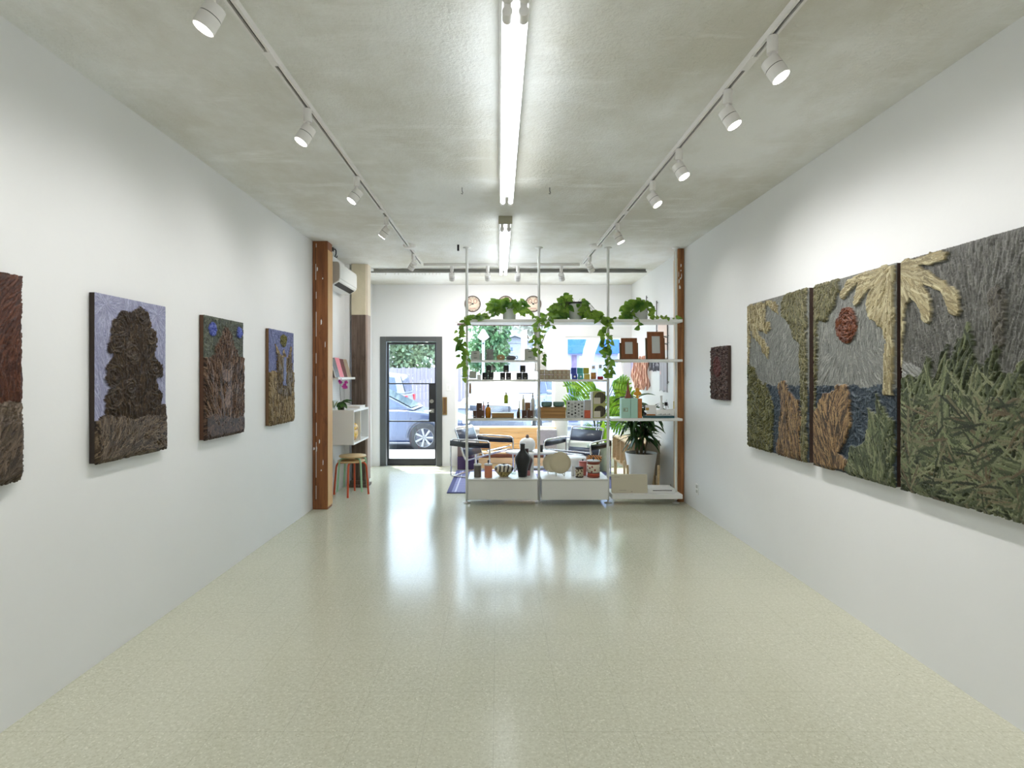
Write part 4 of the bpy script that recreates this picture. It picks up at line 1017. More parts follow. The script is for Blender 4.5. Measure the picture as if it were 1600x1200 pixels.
obj('ochre_patch', MB().box(wx(1010, Z), wx(1015, Z), Z+.028, Z+.03, wz(641, Z+.03), wz(637, Z+.03)), colr('ochre', 186, 150, 60), t)
obj('ochre_band', MB().box(wx(1011, Z), wx(1025, Z), Z+.028, Z+.03, b0+.03, b0+.045), colr('copper_band', 196, 124, 60), t)
obj('black_dot', MB().cyl((wx(1008.5, Z), Z+.03, b0+.05), (wx(1008.5, Z), Z+.015, b0+.05), .017, n=18), M['black'], t)
t = thing('label_box', 'long white slanted box lying on the teal tray', 'box', bloc(1025, 1054, b0+.027, Z))
mb = MB().prism([(wx(1025.5, Z), b0+.027), (wx(1053.6, Z), b0+.03), (wx(1053.8, Z), wz(639, Z)), (wx(1025.3, Z), wz(641, Z))], 'y', Z+.005, Z+.022); obj('body', mb, M['white'], t, .002)
obj('dark_marks', (lambda m: [m.box(wx(1028+i*2.2, Z), wx(1029.2+i*2.2, Z), Z+.003, Z+.005, b0+.04, b0+.04+.004*(1+i % 3)) for i in range(10)] and m)(MB()), colr('ink', 90, 90, 88), t)
t = thing('plant_marker', 'tiny black square sign on a stalk beside the white vases', 'sign', bloc(1040, 1041, b0+.027, Z+.06))
obj('sign_board', bx(1038.5, 1043, 628.5, wz(634, Z+.06), Z+.06, .006), M['black'], t); obj('stalk', MB().cyl((wx(1040.7, Z+.06), Z+.063, b0+.026), (wx(1040.7, Z+.06), Z+.063, wz(634, Z+.06)), .0025), M['black'], t)
single('yellow_stick', 'short upright yellow stick at the post end of the shelf', 'stick', MB().box(wx(1052.2, 6.77), wx(1053.4, 6.77), 6.765, 6.775, b0+.027, wz(627, 6.77)), colr('mustard', 206, 176, 70))
single('cone_vase', 'slim white forked vase on the teal tray', 'vase', MB().lathe([(0,0),(.028,0),(.03,.02),(.02,.1),(.012,.16),(.014,.24),(.01,.24),(.008,.16),(0,.15)], wx(1033, 6.76), 6.745, b0+.027).tube([(wx(1035, 6.76), 6.745, b0+.13), (wx(1041, 6.76), 6.745, b0+.22), (wx(1043.5, 6.76), 6.745, b0+.12)], .007), M['pot'])
# ---- bottom bay three
b0 = SB+.001
t = thing('display_board', 'beige board leaning upright on the lowest shelf', 'board', bloc(955, 1012, b0, 6.7))
def sl(x0, x1, z0, z1, d0, d1): 
    q = lambda z, d_: 6.68+(z-b0)*.12+d_
    return [(x0, q(z0, d0), z0), (x1, q(z0, d0), z0), (x1, q(z1, d0), z1), (x0, q(z1, d0), z1)], [(x0, q(z0, d1), z0), (x1, q(z0, d1), z0), (x1, q(z1, d1), z1), (x0, q(z1, d1), z1)]
obj('panel', MB().hexa(*sl(wx(955.5, 6.7), wx(1011.5, 6.7), b0, wz(741.5, 6.7), 0, .03)), colr('beige_board', 208, 200, 178), t, .003)
obj('engraving', MB().hexa(*sl(wx(960, 6.7), wx(968, 6.7), wz(745.6, 6.7), wz(745, 6.7), -.001, 0)).hexa(*sl(wx(967, 6.7), wx(978, 6.7), wz(766, 6.7), wz(765.4, 6.7), -.001, 0)).hexa(*sl(wx(985, 6.7), wx(988, 6.7), wz(768, 6.7), wz(767, 6.7), -.001, 0)), colr('dim_lines', 160, 150, 130), t)
t = thing('flat_case', 'low white case with a dark slit on the lowest shelf', 'case', bloc(1013, 1055, b0, 6.68))
obj('body', MB().box(wx(1013, 6.68), 2.135, 6.68, 6.94, b0, b0+.038), M['white'], t, .004)
obj('lid', MB().box(wx(1013, 6.68), 2.135, 6.70, 6.93, b0+.039, b0+.05), M['white'], t, .004)
obj('slit', MB().box(wx(1020, 6.68), wx(1050, 6.68), 6.678, 6.68, b0+.026, b0+.034), M['dark'], t)
# ---- on the box tops
b0 = BXT+.001
def canister(x0, x1, yt, yl, bands, lab, Z=6.72, knob=True, r_=None, lidc=None, b=None):
    b = b0 if b is None else b
    X_ = wx((x0+x1)/2, Z); r = (wx(x1, Z)-wx(x0, Z))/2; h = wz(yt, Z)-b
    t = thing('lidded_canister', lab, 'canister', (X_, Z, b))
    z = 0
    for k, (fr, m_) in enumerate(bands):
        z2 = z+fr*h
        obj(['body', 'band'][k > 0], MB().lathe([(0, z), (r, z), (r, z2), (0, z2)] if k else [(0, 0), (r*.97, 0), (r, .004), (r, z2), (0, z2)], X_, Z, b, 28), m_, t); z = z2
    if lidc:
        hl = wz(yl, Z)-b-h
        l = obj('lid', MB().lathe([(0, h+.001), (r*1.06, h+.001), (r*1.06, h+hl*.45), (r*.5, h+hl*.6), (0, h+hl*.62)], X_, Z, b, 28), lidc, t)
        if knob: obj('knob', MB().lathe([(.006, h+hl*.6), (.006, h+hl*1.1), (.011, h+hl*1.3), (.010, h+hl*1.8), (0, h+hl*1.9)], X_, Z, b, 12), M['black'], l)
    return t
stripe = mat('dark_striped_clay', rgb(104,98,90), .5, var=.45, vscale=6, stretch=(.3,.3,22))
coral = mat('coral_clay', rgb(222,140,108), .5, var=.08, vscale=6, stretch=(.3,.3,30))
canister(740.5, 752, 727, 722.5, [(1, stripe)], 'dark striped canister with a white lid and black knob', 6.74, lidc=M['pot'])
canister(757, 769, 727, 722.5, [(1, coral)], 'coral striped canister with a white lid and black knob', 6.71, lidc=M['pot'])
# patterned bowl
Z = 6.78; X_ = wx(787.3, Z)
m, nt, b = newmat('mosaic_bowl_glaze')
vv = mapped(nt, (1, 1, 1)); vo = N(nt, 'ShaderNodeTexVoronoi', Scale=55.0); nt.links.new(vv, vo.inputs['Vector'])
sx_ = N(nt, 'ShaderNodeSeparateXYZ'); nt.links.new(vv, sx_.inputs[0])
c1 = colmix(nt, ramp(nt, vo.outputs['Distance'], .35, .55), rgb(206,190,120), rgb(120,104,66))
wv = N(nt, 'ShaderNodeTexWave', Scale=6.0, Distortion=4.0); nt.links.new(vv, wv.inputs['Vector'])
c2 = colmix(nt, ramp(nt, wv.outputs['Fac'], .3, .4), rgb(58,50,44), rgb(220,212,194))
nt.links.new(colmix(nt, ramp(nt, sx_.outputs[2], .068, .074), c1, c2), b.inputs['Base Color']); b.inputs['Roughness'].default_value = .35
single('patterned_bowl', 'round cream, yellow and black patterned bowl with a narrow mouth', 'bowl', MB().lathe([(0,0),(.05,0),(.07,.02),(.105,.06),(.122,.09),(.115,.115),(.07,.14),(.04,.148),(.036,.142),(.06,.13),(.1,.1),(.08,.05),(0,.03)], X_, Z, b0, 32), m)
# vases
vase = [(0,0),(.052,0),(.055,.02),(.062,.08),(.085,.16),(.098,.21),(.092,.245),(.062,.285),(.035,.315),(.029,.34),(.028,.385),(.034,.402),(.028,.402),(.022,.38),(.02,.3),(0,.28)]
single('black_vase', 'tall black vase with round shoulders and a narrow neck', 'vase', MB().lathe(vase, wx(816.5, 6.76), 6.76, b0, 32), mat('black_ceramic', rgb(34,35,38), .28))
vs2 = [(r*.78, z*.78) for r, z in vase]
single('maroon_vase', 'dark maroon vase half hidden behind the black vase', 'vase', MB().lathe(vs2, wx(823, 6.96), 6.96, b0, 28), mat('maroon_ceramic', rgb(74,46,48), .35))
Z = 7.02
single('card_box', 'white upright card box behind the black vase', 'box', bx(826, 834, 710, b0, 7.06, .03), M['white'], bevel=.002)
single('pink_soap', 'small dull pink block on the box top beside the black vase', 'soap', bx(823.3, 828.5, 736, b0, 6.82, .04), colr('dull_pink', 196, 130, 130), bevel=.004)
single('glass_dish', 'low clear dish behind the patterned bowl', 'dish', MB().lathe([(0,0),(.045,0),(.05,.02),(.045,.02),(.04,.005),(0,.004)], wx(801, 6.98), 6.98, b0), clearp)
# plates on stands
def plate(x, y, r, Z, lab):
    p = W(x, y, Z); zc = max(p.z, b0+r+.014)
    t = thing('display_plate', lab, 'plate', (p.x, Z, b0), 'cream plates on white stands')
    Mx = Matrix.Translation((p.x, Z, zc)) @ Matrix.Rotation(-.2, 4, 'X') @ Matrix.Rotation(PI/2, 4, 'X')
    obj('plate_disc', MB().lathe([(0, 0), (r*.6, 0), (r, -.012), (r, -.007), (r*.62, .006), (0, .006)][::-1], n=40, mat=Mx @ Matrix.Diagonal((1, 1, -1, 1))), mat('cream_glaze', rgb(214,202,172), .4, var=.05) if 'cg' not in M else M['cg'], t)
    st = obj('stand', MB().tube([(p.x-.05, Z-.055, b0+.05), (p.x-.05, Z-.035, b0+.006), (p.x-.045, Z+.05, b0+.006), (p.x, Z+.06, b0+.09), (p.x+.045, Z+.05, b0+.006), (p.x+.05, Z-.035, b0+.006), (p.x+.05, Z-.055, b0+.05)], .0055, 8), M['white2'], t)
M['cg'] = mat('cream_glaze', rgb(214,202,172), .4, var=.05)
plate(875, 723, .132, 6.80, 'larger cream plate standing upright on a white stand')
plate(862, 724, .115, 6.98, 'cream plate standing behind the larger cream plate')
single('rattle_vase', 'small white vase beside the floral cup', 'vase', MB().lathe([(0,0),(.022,0),(.026,.02),(.022,.08),(.014,.1),(.016,.12),(.01,.12),(0,.1)], wx(895.5, 6.8), 6.8, b0), M['pot'])
flor = mat('floral_cup_print', rgb(206,192,160), .45, var=.5, vscale=50)
redf = mat('red_floral_print', rgb(222,206,184), .45)
m, nt, b = newmat('white_red_floral_print')
vo = N(nt, 'ShaderNodeTexVoronoi', Scale=26.0); nt.links.new(mapped(nt), vo.inputs['Vector'])
nt.links.new(colmix(nt, ramp(nt, vo.outputs['Distance'], .34, .28), rgb(228,218,198), rgb(150,62,50)), b.inputs['Base Color']); redf = m
m, nt, b = newmat('cup_print'); vo = N(nt, 'ShaderNodeTexVoronoi', Scale=45.0); nt.links.new(mapped(nt), vo.inputs['Vector'])
nt.links.new(colmix(nt, ramp(nt, vo.outputs['Distance'], .5, .35), rgb(210,200,168), rgb(88,64,50)), b.inputs['Base Color']); flor = m
bd = colr('brown_glaze_band', 140, 74, 56); rd = colr('brick_red_glaze', 182, 74, 46, .35); dk = colr('dark_band', 66, 56, 50)
canister(899, 911.5, 729.5, 728, [(.12, dk), (.72, flor), (.16, dk)], 'small handle-less cup with a brown floral band', 6.72)
pk = mat('pink_stripe', rgb(206,120,112), .45, var=.25, vscale=5, stretch=(.2,.2,40))
canister(904.5, 916.5, 722, 719.5, [(1, pk)], 'pink striped canister behind the floral cup', 6.86, lidc=pk)
canister(917.5, 937, 720.5, 717.5, [(.10, bd), (.18, rd), (.05, dk), (.5, redf), (.17, bd)], 'big canister with red flowers and a brick red base', 6.73, lidc=M['pot'])
Z = 6.93; X_ = wx(928, Z)
ti = mat('tiger_stripe', rgb(220,140,50), .4)
m, nt, b = newmat('orange_black_stripes'); wv = N(nt, 'ShaderNodeTexWave', Scale=14.0, Distortion=2.5); nt.links.new(mapped(nt, rot=(0, .6, .3)), wv.inputs['Vector'])
nt.links.new(colmix(nt, ramp(nt, wv.outputs['Fac'], .3, .42), rgb(70,42,24), rgb(226,150,62)), b.inputs['Base Color'])
single('striped_basket', 'orange and black striped bowl on its foot behind the floral canister', 'bowl', MB().lathe([(0,0),(.05,0),(.03,.02),(.03,.1),(.09,.16),(.1,.225),(.093,.225),(.082,.165),(0,.13)], X_, Z, b0, 28), m)

# ================================================================= PLANTS ON THE TOP SHELF
def pothos(potx, x0, x1, yt, lab, vines, bush, seed, rim=None, tall=False):
    r_ = random.Random(seed); Z = 6.78; base = ST+.001
    X_ = wx((x0+x1)/2, Z); r = (wx(x1, Z)-wx(x0, Z))/2; h = wz(yt, Z)-base
    t = thing('trailing_plant', lab, 'plant', (X_, Z, base))
    p = obj('flower_pot', MB().lathe([(0,0),(r*.86,0),(r*.9,.004),(r,h*.85),(r*.99,h),(r*.9,h),(r*.88,h*.9),(0,h*.88)], X_, Z, base, 28), M['potgrey'], t)
    if rim: obj('dark_rim', MB().lathe([(r*.9, h*1.0), (r*1.06, h*1.0), (r*1.06, h*1.09), (r*.9, h*1.09)], X_, Z, base, 28, caps=False), M['black'], p)
    else: obj('soil', MB().lathe([(0, h*.885), (r*.87, h*.885), (r*.87, h*.9), (0, h*.92)], X_, Z, base), M['soil'], p)
    fo = MB(); st = MB()
    def leafat(P, s=1, up=.2):
        a = r_.uniform(0, 2*PI); d_ = Vector((math.cos(a)*.9, math.sin(a)*.35-.25, r_.uniform(-.9, up)))
        n_ = Vector((r_.uniform(-.5, .5), -1, r_.uniform(-.1, .9)))
        L = r_.uniform(.055, .085)*s; fo.leaf(Vector(P), d_, n_, L, L*.85, 'heart', .2)
    for (bx_, by_, brx, bry, n) in bush:
        for i in range(n):
            a = r_.uniform(0, 2*PI); k = math.sqrt(r_.random())
            zz = Z + r_.uniform(-.1, .1)
            P = W(bx_+brx*k*math.cos(a), by_+bry*k*math.sin(a), zz)
            P.z = max(P.z, base+.02); leafat(P, r_.uniform(.8, 1.25), .9)
            if i % 3 == 0: st.tube([(X_+r_.uniform(-.5,.5)*r, Z, base+h*.9), ((X_+P.x)/2, (Z+zz)/2, max(P.z, base+h)+.03), P], .0018, 5)
    for vine in vines:
        pts = []
        for (x, y, zz) in vine:
            pts.append(W(x, y, zz))
        sm = []
        for i in range(len(pts)-1):
            for k in range(6): sm.append(pts[i].lerp(pts[i+1], k/6) + Vector((r_.uniform(-.004, .004), 0, 0)))
        sm.append(pts[-1]); st.tube(sm, .0022, 5)
        acc = 0
        for i in range(1, len(sm)):
            acc += (sm[i]-sm[i-1]).length
            if acc > .030:
                acc = 0; q = sm[i]+Vector((r_.uniform(-.03, .03), r_.uniform(-.03, .01), r_.uniform(-.01, .02)))
                st.tube([sm[i], q], .0014, 4); leafat(q, r_.uniform(.7, 1.15), .3)
    obj('foliage', fo, M['pothos'], t); obj('vine_stem', st, M['stemg'], t)
F1 = 6.56
pothos(0, 785, 806.5, 481.5, 'trailing plant in a plain white pot, its vines reaching the first pole',
  [[(786, 482, 6.72), (770, 494, 6.66), (745, 497, 6.63), (733, 496, 6.59), (724, 506, F1), (722, 535, F1), (727, 560, F1), (724, 590, F1)],
   [(786, 484, 6.72), (752, 497, 6.63), (724, 500, F1), (719, 515, F1), (718, 540, F1), (719, 556, F1)],
   [(806, 480, 6.74), (820, 484, 6.66), (832, 494, 6.62), (842, 500, 6.57), (838, 522, F1), (834, 548, F1), (834, 552, F1)]],
  [(779, 480, 14, 9, 46), (795, 474, 16, 6, 34), (815, 480, 12, 9, 22), (748, 497, 14, 3, 18)], 21)
pothos(0, 889, 909, 475, 'bushy trailing plant in a grey pot with a black rim',
  [[(890, 476, 6.7), (870, 494, 6.65), (848, 498, 6.59), (842, 510, F1), (846, 536, F1), (848, 552, F1), (850, 566, F1)],
   [(908, 480, 6.7), (925, 492, 6.65), (944, 498, 6.6), (946, 510, F1), (940, 530, F1), (948, 556, F1), (946, 590, F1)],
   [(908, 480, 6.7), (930, 495, 6.6), (950, 500, F1), (952, 520, F1), (950, 545, F1), (956, 575, F1), (955, 590, F1)],
   [(860, 498, 6.6), (856, 505, F1), (862, 514, F1)]],
  [(873, 488, 14, 12, 60), (883, 470, 6, 8, 26), (912, 483, 8, 12, 34), (928, 494, 14, 5, 34), (852, 498, 8, 4, 10)], 22, rim=True)
pothos(0, 988.5, 1012, 483, 'trailing plant in a white pot at the post end of the top shelf',
  [[(990, 486, 6.7), (975, 496, 6.65), (958, 498, 6.6), (948, 503, F1), (943, 515, F1), (940, 530, F1), (945, 550, F1)],
   [(1010, 486, 6.7), (1020, 497, 6.64), (1035, 494, 6.62), (1045, 497, 6.62), (1055, 497, 6.62)],
   [(998, 500, 6.58), (998, 508, F1), (1000, 514, F1)]],
  [(984, 486, 12, 12, 48), (1000, 476, 14, 6, 36), (1020, 484, 5, 5, 5)], 23)
# ================================================================= STREET END OF THE ROOM
# air conditioner
ac = thing('air_conditioner', 'white wall air conditioner high up behind the first timber post', 'air conditioner', (XL, 7.1, 2.65))
ax = -1.925
prof = [(XL, 2.66), (XL, 2.945), (ax-.03, 2.945), (ax-.008, 2.93), (ax, 2.90), (ax, 2.74), (ax-.012, 2.71), (ax-.10, 2.655), (ax-.13, 2.65)]
obj('casing', MB().prism(prof, 'y', 6.72, 7.52), M['white2'], ac, .01)
obj('end_panel', MB().prism([(p[0]*.999+(.01 if p[0] > XL else .0)*-1, p[1]+(.006 if p[1] < 2.8 else -.006)) for p in prof], 'y', 6.716, 6.72), colr('ac_end_grey', 204, 198, 190), ac)
obj('air_outlet', MB().prism([(ax-.028, 2.699), (ax-.03, 2.694), (ax-.085, 2.66), (ax-.083, 2.666)], 'y', 6.76, 7.48), M['dark'], ac)
obj('front_seam', MB().box(ax-.001, ax+.0015, 6.73, 7.51, 2.735, 2.739), M['grey'], ac)
ch = struct('trim_1', MB().box(XL, XL+.07, 7.52, 7.70, 2.78, 2.86), M['white'])
# wall cabinet
cz0, cz1, cx1, cy0, cy1 = .69, 1.123, -1.80, 6.88, 7.66
cb = thing('wall_cabinet', 'white open wall cabinet with two compartments behind the timber post', 'cabinet', (-1.98, 7.27, cz0))
t_ = .018
mb = MB().box(XL, cx1, cy0, cy0+t_, cz0, cz1).box(XL, cx1, cy1-t_, cy1, cz0, cz1).box(XL, cx1, cy0+t_, cy1-t_, cz0, cz0+t_*1.4).box(XL, cx1, cy0+t_, cy1-t_, cz1-t_*1.4, cz1).box(XL, XL+.006, cy0+t_, cy1-t_, cz0+.02, cz1-.02)
obj('cabinet_body', mb, M['white'], cb, .002)
obj('divider', MB().box(XL+.006, cx1-.004, 7.23, 7.246, cz0+.026, cz1-.026), M['white'], cb)
yb_ = mat('yellow_glossy_bag', rgb(232,182,30), .3, var=.3, vscale=18, bump=.8, bscale=22)
m, nt, b = newmat('yellow_bag_print'); nt.links.new(colmix(nt, ramp(nt, noise(nt, 16, 4), .48, .6), rgb(236,190,36), rgb(180,120,24)), b.inputs['Base Color']); b.inputs['Roughness'].default_value = .35; bumpn(nt, b, noise(nt, 20, 3), .9, .02)
mb = MB().ell((-1.875, 7.07, cz0+.125), .072, .13, .098, 20, 12).ell((-1.86, 7.08, cz0+.20), .055, .12, .06, 16, 8)
single('yellow_bag', 'crumpled yellow patterned bag inside the white wall cabinet', 'bag', mb, m)
mb = MB().ell((-1.9, 7.4, cz0+.09), .06, .08, .063, 16, 8).ell((-1.9, 7.38, cz0+.15), .035, .045, .04, 12, 8)
m, nt, b = newmat('dark_dotted_pouch'); vo = N(nt, 'ShaderNodeTexVoronoi', Scale=40.0); nt.links.new(mapped(nt), vo.inputs['Vector'])
nt.links.new(colmix(nt, ramp(nt, vo.outputs['Distance'], .35, .25), rgb(48,40,60), rgb(220,214,220)), b.inputs['Base Color'])
single('dotted_pouch', 'dark pouch with pale dots in the second cabinet compartment', 'pouch', mb, m)
# ledge with books
sh = thing('picture_ledge', 'shallow white ledge holding leaning books beside the timber post', 'shelf', (-2.08, 7.25, 1.51))
obj('board', MB().box(XL, -1.985, 6.85, 7.66, 1.505, 1.525), M['white'], sh, .002)
obj('lip', MB().box(-1.999, -1.985, 6.85, 7.66, 1.526, 1.535), M['white'], sh, .001)
def lean_book(y0, y1, h, lab, m_, x=-2.02, t=.016):
    z0 = 1.5265; dx = .07
    a = [(x-t, y0, z0), (x, y0, z0), (x, y1, z0), (x-t, y1, z0)]; b2 = [(x-t-dx, y0, z0+h), (x-dx, y0, z0+h), (x-dx, y1, z0+h), (x-t-dx, y1, z0+h)]
    t2 = thing('leaning_book', lab, 'book', ((x, (y0+y1)/2, z0)), 'books on the white ledge')
    obj('cover', MB().hexa(a, b2), m_, t2, .001)
    e = .0015
    obj('page_block', MB().hexa([(p[0]+(e if i in (0, 3) else -e), p[1]+(-.003 if i < 2 else -.0), p[2]+.004) for i, p in enumerate(a)], [(p[0]+(e if i in (0, 3) else -e), p[1]+(-.003 if i < 2 else 0), p[2]-.004) for i, p in enumerate(b2)]), M['white'], t2)
lean_book(6.88, 7.05, .255, 'black and white patterned book, first on the ledge from the timber post', mat('bw_cover', rgb(90,88,88), .4, var=.8, vscale=30))
lean_book(7.06, 7.24, .26, 'pink covered book on the white ledge', colr('pink_cover', 232, 132, 146))
lean_book(7.25, 7.42, .25, 'dark book with a red brown cover on the white ledge', mat('redbrown_cover', rgb(104,40,34), .4, var=.5, vscale=7))
lean_book(7.43, 7.6, .25, 'book with a beige and olive cover at the end of the ledge', mat('beige_cover', rgb(176,156,130), .4, var=.35, vscale=6))
# things on the cabinet
b0 = cz1+.001
t = thing('orchid', 'potted orchid with magenta flowers on the white wall cabinet', 'plant', (-1.97, 7.02, b0))
ox, oy = wx(533.5, 6.98), 6.98
obj('flower_pot', MB().lathe([(0,0),(.032,0),(.042,.07),(.037,.07),(.035,.058),(0,.056)], ox, oy, b0), colr('dark_olive_pot', 60, 66, 48), t)
st = MB().tube([(ox, oy, b0+.05), (ox-.012, oy, b0+.16), (ox-.02, oy, b0+.26), (ox-.016, oy, b0+.34), (ox-.02, oy-.02, b0+.385)], .0028, 6).tube([(ox-.016, oy, b0+.335), (ox+.02, oy, b0+.345), (ox+.05, oy, b0+.31)], .0022, 6)
obj('stem', st, colr('orchid_stem', 82, 78, 60), t)
lf = MB()
for d_, L in (((.9, .1, .35), .15), ((.8, -.3, -.55), .10), ((-.35, -.6, -.35), .09), ((-.2, -.5, -.8), .10), ((.3, -.8, -.5), .09), ((.9, .4, .1), .12)): lf.leaf((ox, oy, b0+.10), d_, (0, -.5, 1), L, .055, 'oval', .3)
obj('foliage', lf, M['dracaena'], t)
fl = MB(); r_ = random.Random(8)
for fx, fz, n in ((-.02, .385, 2), (-.012, .35, 1), (.045, .31, 3), (.062, .345, 2), (.03, .29, 2), (.06, .285, 2)):
    for k in range(5):
        a = 2*PI*k/5+r_.random(); fl.leaf((ox+fx, oy-.01, b0+fz), (math.cos(a), -.25, math.sin(a)), (0, -1, .1), .027, .024, 'oval', 0)
obj('flower', fl, leafmat('magenta_petal', rgb(188,40,150), rgb(222,96,186), .3, 40), t)
t = thing('glass_planter', 'small clear glass jar with a pale sprout beside the orchid', 'jar', (wx(521.5, 6.98), 6.98, b0)); gx = wx(521.5, 6.98)
obj('glass_jar', MB().lathe([(0,0),(.022,0),(.024,.02),(.04,.12),(.037,.12),(.021,.02),(0,.012)], gx, 6.98, b0), M['clear'], t)
lf = MB()
for k in range(9): lf.leaf((gx, 6.98, b0+.02), (math.cos(k*2.1)*.5, math.sin(k*2.1)*.5, 1), (0, -1, 0), .12, .02, 'long', .1)
obj('foliage', lf, leafmat('pale_sprout', rgb(150,160,96), rgb(196,204,150), .4), t)
t = thing('guest_book', 'pale closed book lying flat on the wall cabinet', 'book', (-1.9, 7.5, b0))
obj('cover', MB().box(-2.03, -1.83, 7.32, 7.60, b0, b0+.004).box(-2.03, -1.83, 7.32, 7.60, b0+.026, b0+.03), M['white'], t); obj('page_block', MB().box(-2.028, -1.835, 7.323, 7.597, b0+.004, b0+.026), colr('pages', 232, 226, 216), t)
# stools
def stool(loc, rz, name, lab, leg, seat, h=.45):
    t = thing('round_stool', lab, 'stool', (0,0,0), 'two stacked round stools')
    obj('seat', MB().lathe([(0,h-.022),(.165,h-.022),(.175,h-.016),(.175,h-.004),(.17,h),(0,h)], n=40), seat, t, org=(0,0,0))
    for k in range(4):
        a = PI/4 + k*PI/2; c, s_ = math.cos(a), math.sin(a)
        P = [(c*r, s_*r, z) for r, z in ((.06, h-.034), (.14, h-.034), (.172, h-.042), (.188, h-.065), (.196, h-.10), (.222, .012))]
        l = obj('leg', MB().tube(P, .0125, 12), leg, t, org=(0,0,0))
        obj('leg_cap', MB().cyl((c*.2225, s_*.2225, 0), (c*.2222, s_*.2222, .014), .0135, n=12), leg, l, org=(0,0,0))
    t.location = loc; t.rotation_euler = (0,0,rz); return t
orange = colr('orange_red_enamel', 206, 84, 44, .35); pgreen = colr('mint_green_enamel', 158, 200, 164, .35)
birch = woodmat('birch_seat', rgb(212,176,124), rgb(232,204,158), axis='x')
stool((-1.93, 7.25, 0), -.785+.06, 'a', 'lower stool of the stack, four orange red legs', orange, birch)
stool((-1.915, 7.26, .062), .0, 'b', 'upper stool of the stack, pale seat and mint green legs', pgreen, birch)
# clocks
for x, l_, mn in ((738.5, 'first round wall clock from the door, half behind the first pole', (-.9, .5)), (790, 'middle wall clock, its lower half hidden by trailing leaves', (.3, .95)), (833, 'third round wall clock, beside the second pole', (.8, .3))):
    p = W(x, 475, YF); r = .138
    t = thing('wall_clock', lab if False else l_, 'clock', (p.x, YF, p.z), 'three round wall clocks')
    R = Matrix.Translation((p.x, YF, p.z)) @ Matrix.Rotation(PI/2, 4, 'X')
    obj('clock_face', MB().lathe([(0, .002), (r-.006, .002), (r-.006, .014), (0, .014)], n=40, mat=R), colr('cream_clock_face', 232, 218, 198), t)
    obj('rim', MB().lathe([(r-.008, .0), (r, .0), (r, .03), (r-.012, .03), (r-.012, .015)], n=40, mat=R, caps=False), colr('dark_bronze_rim', 72, 54, 44, .4), t)
    tk = MB()
    for k in range(12):
        a = k*PI/6; c, s_ = math.cos(a), math.sin(a); q = Vector((p.x+c*.108, YF-.0155, p.z+s_*.108)); e = Vector((p.x+c*.122, YF-.0155, p.z+s_*.122))
        tk.cyl(q, e, .0035, n=5)
    obj('hour_marks', tk, M['dark'], t)
    for dx, s_ in ((-.05, 1), (.045, 1)):
        obj('rose_ring', MB().tube([(p.x+dx+.028*math.cos(a), YF-.0155, p.z+.045+.036*math.sin(a)) for a in [i*PI/8 for i in range(16)]], .006, 5, True), colr('rose_print', 196, 150, 134), t)
    obj('rose_bar', MB().box(p.x-.05, p.x+.05, YF-.016, YF-.0145, p.z-.085, p.z-.07), colr('rose_print', 196, 150, 134), t)
    for (dx, dz), L, w_ in ((mn, .085, .005), ((-mn[1], mn[0]*.3), .06, .007)):
        d_ = Vector((dx, 0, dz)).normalized(); obj('clock_hand', MB().cyl(Vector((p.x, YF-.022, p.z))-d_*.02, Vector((p.x, YF-.022, p.z))+d_*L, w_, w_*.5, n=6), M['dark'], t)
    obj('hub', MB().cyl((p.x, YF-.014, p.z), (p.x, YF-.028, p.z), .012), M['dark'], t)
# rug
rx0, rx1, ry0, ry1 = -.685, 1.72, 7.30, 9.05
m, nt, b = newmat('lavender_rug'); sx_ = N(nt, 'ShaderNodeSeparateXYZ'); nt.links.new(mapped(nt), sx_.inputs[0])
wv = N(nt, 'ShaderNodeTexWave', Scale=5.0, Distortion=1.2, bands_direction='Y'); nt.links.new(mapped(nt), wv.inputs['Vector'])
c_ = colmix(nt, ramp(nt, wv.outputs['Fac'], .3, .6), rgb(128,130,176), rgb(162,164,204))
nt.links.new(c_, b.inputs['Base Color']); b.inputs['Roughness'].default_value = .95; bumpn(nt, b, noise(nt, 120, 3), .5)
rg = thing('woven_rug', 'flat lavender blue woven rug under the steel armchairs', 'rug', ((rx0+rx1)/2, (ry0+ry1)/2, 0))
obj('rug_field', MB().box(rx0+.06, rx1-.06, ry0+.05, ry1-.05, .001, .009), m, rg)
obj('border', MB().box(rx0, rx0+.06, ry0, ry1, .001, .010).box(rx1-.06, rx1, ry0, ry1, .001, .010).box(rx0+.06, rx1-.06, ry0, ry0+.05, .001, .010).box(rx0+.06, rx1-.06, ry1-.05, ry1, .001, .010), colr('navy_rug_edge', 84, 86, 132, .9), rg)
mk = MB()
for i in range(40):
    x = rx0+.09+i*.057; mk.box(x, x+.012, ry0+.06, ry0+.075, .009, .0105)
mk.box(rx0+.10, rx0+.12, ry0+.05, ry1-.05, .009, .0105)
obj('stitching', mk, colr('pale_stitch', 206, 208, 232), rg)
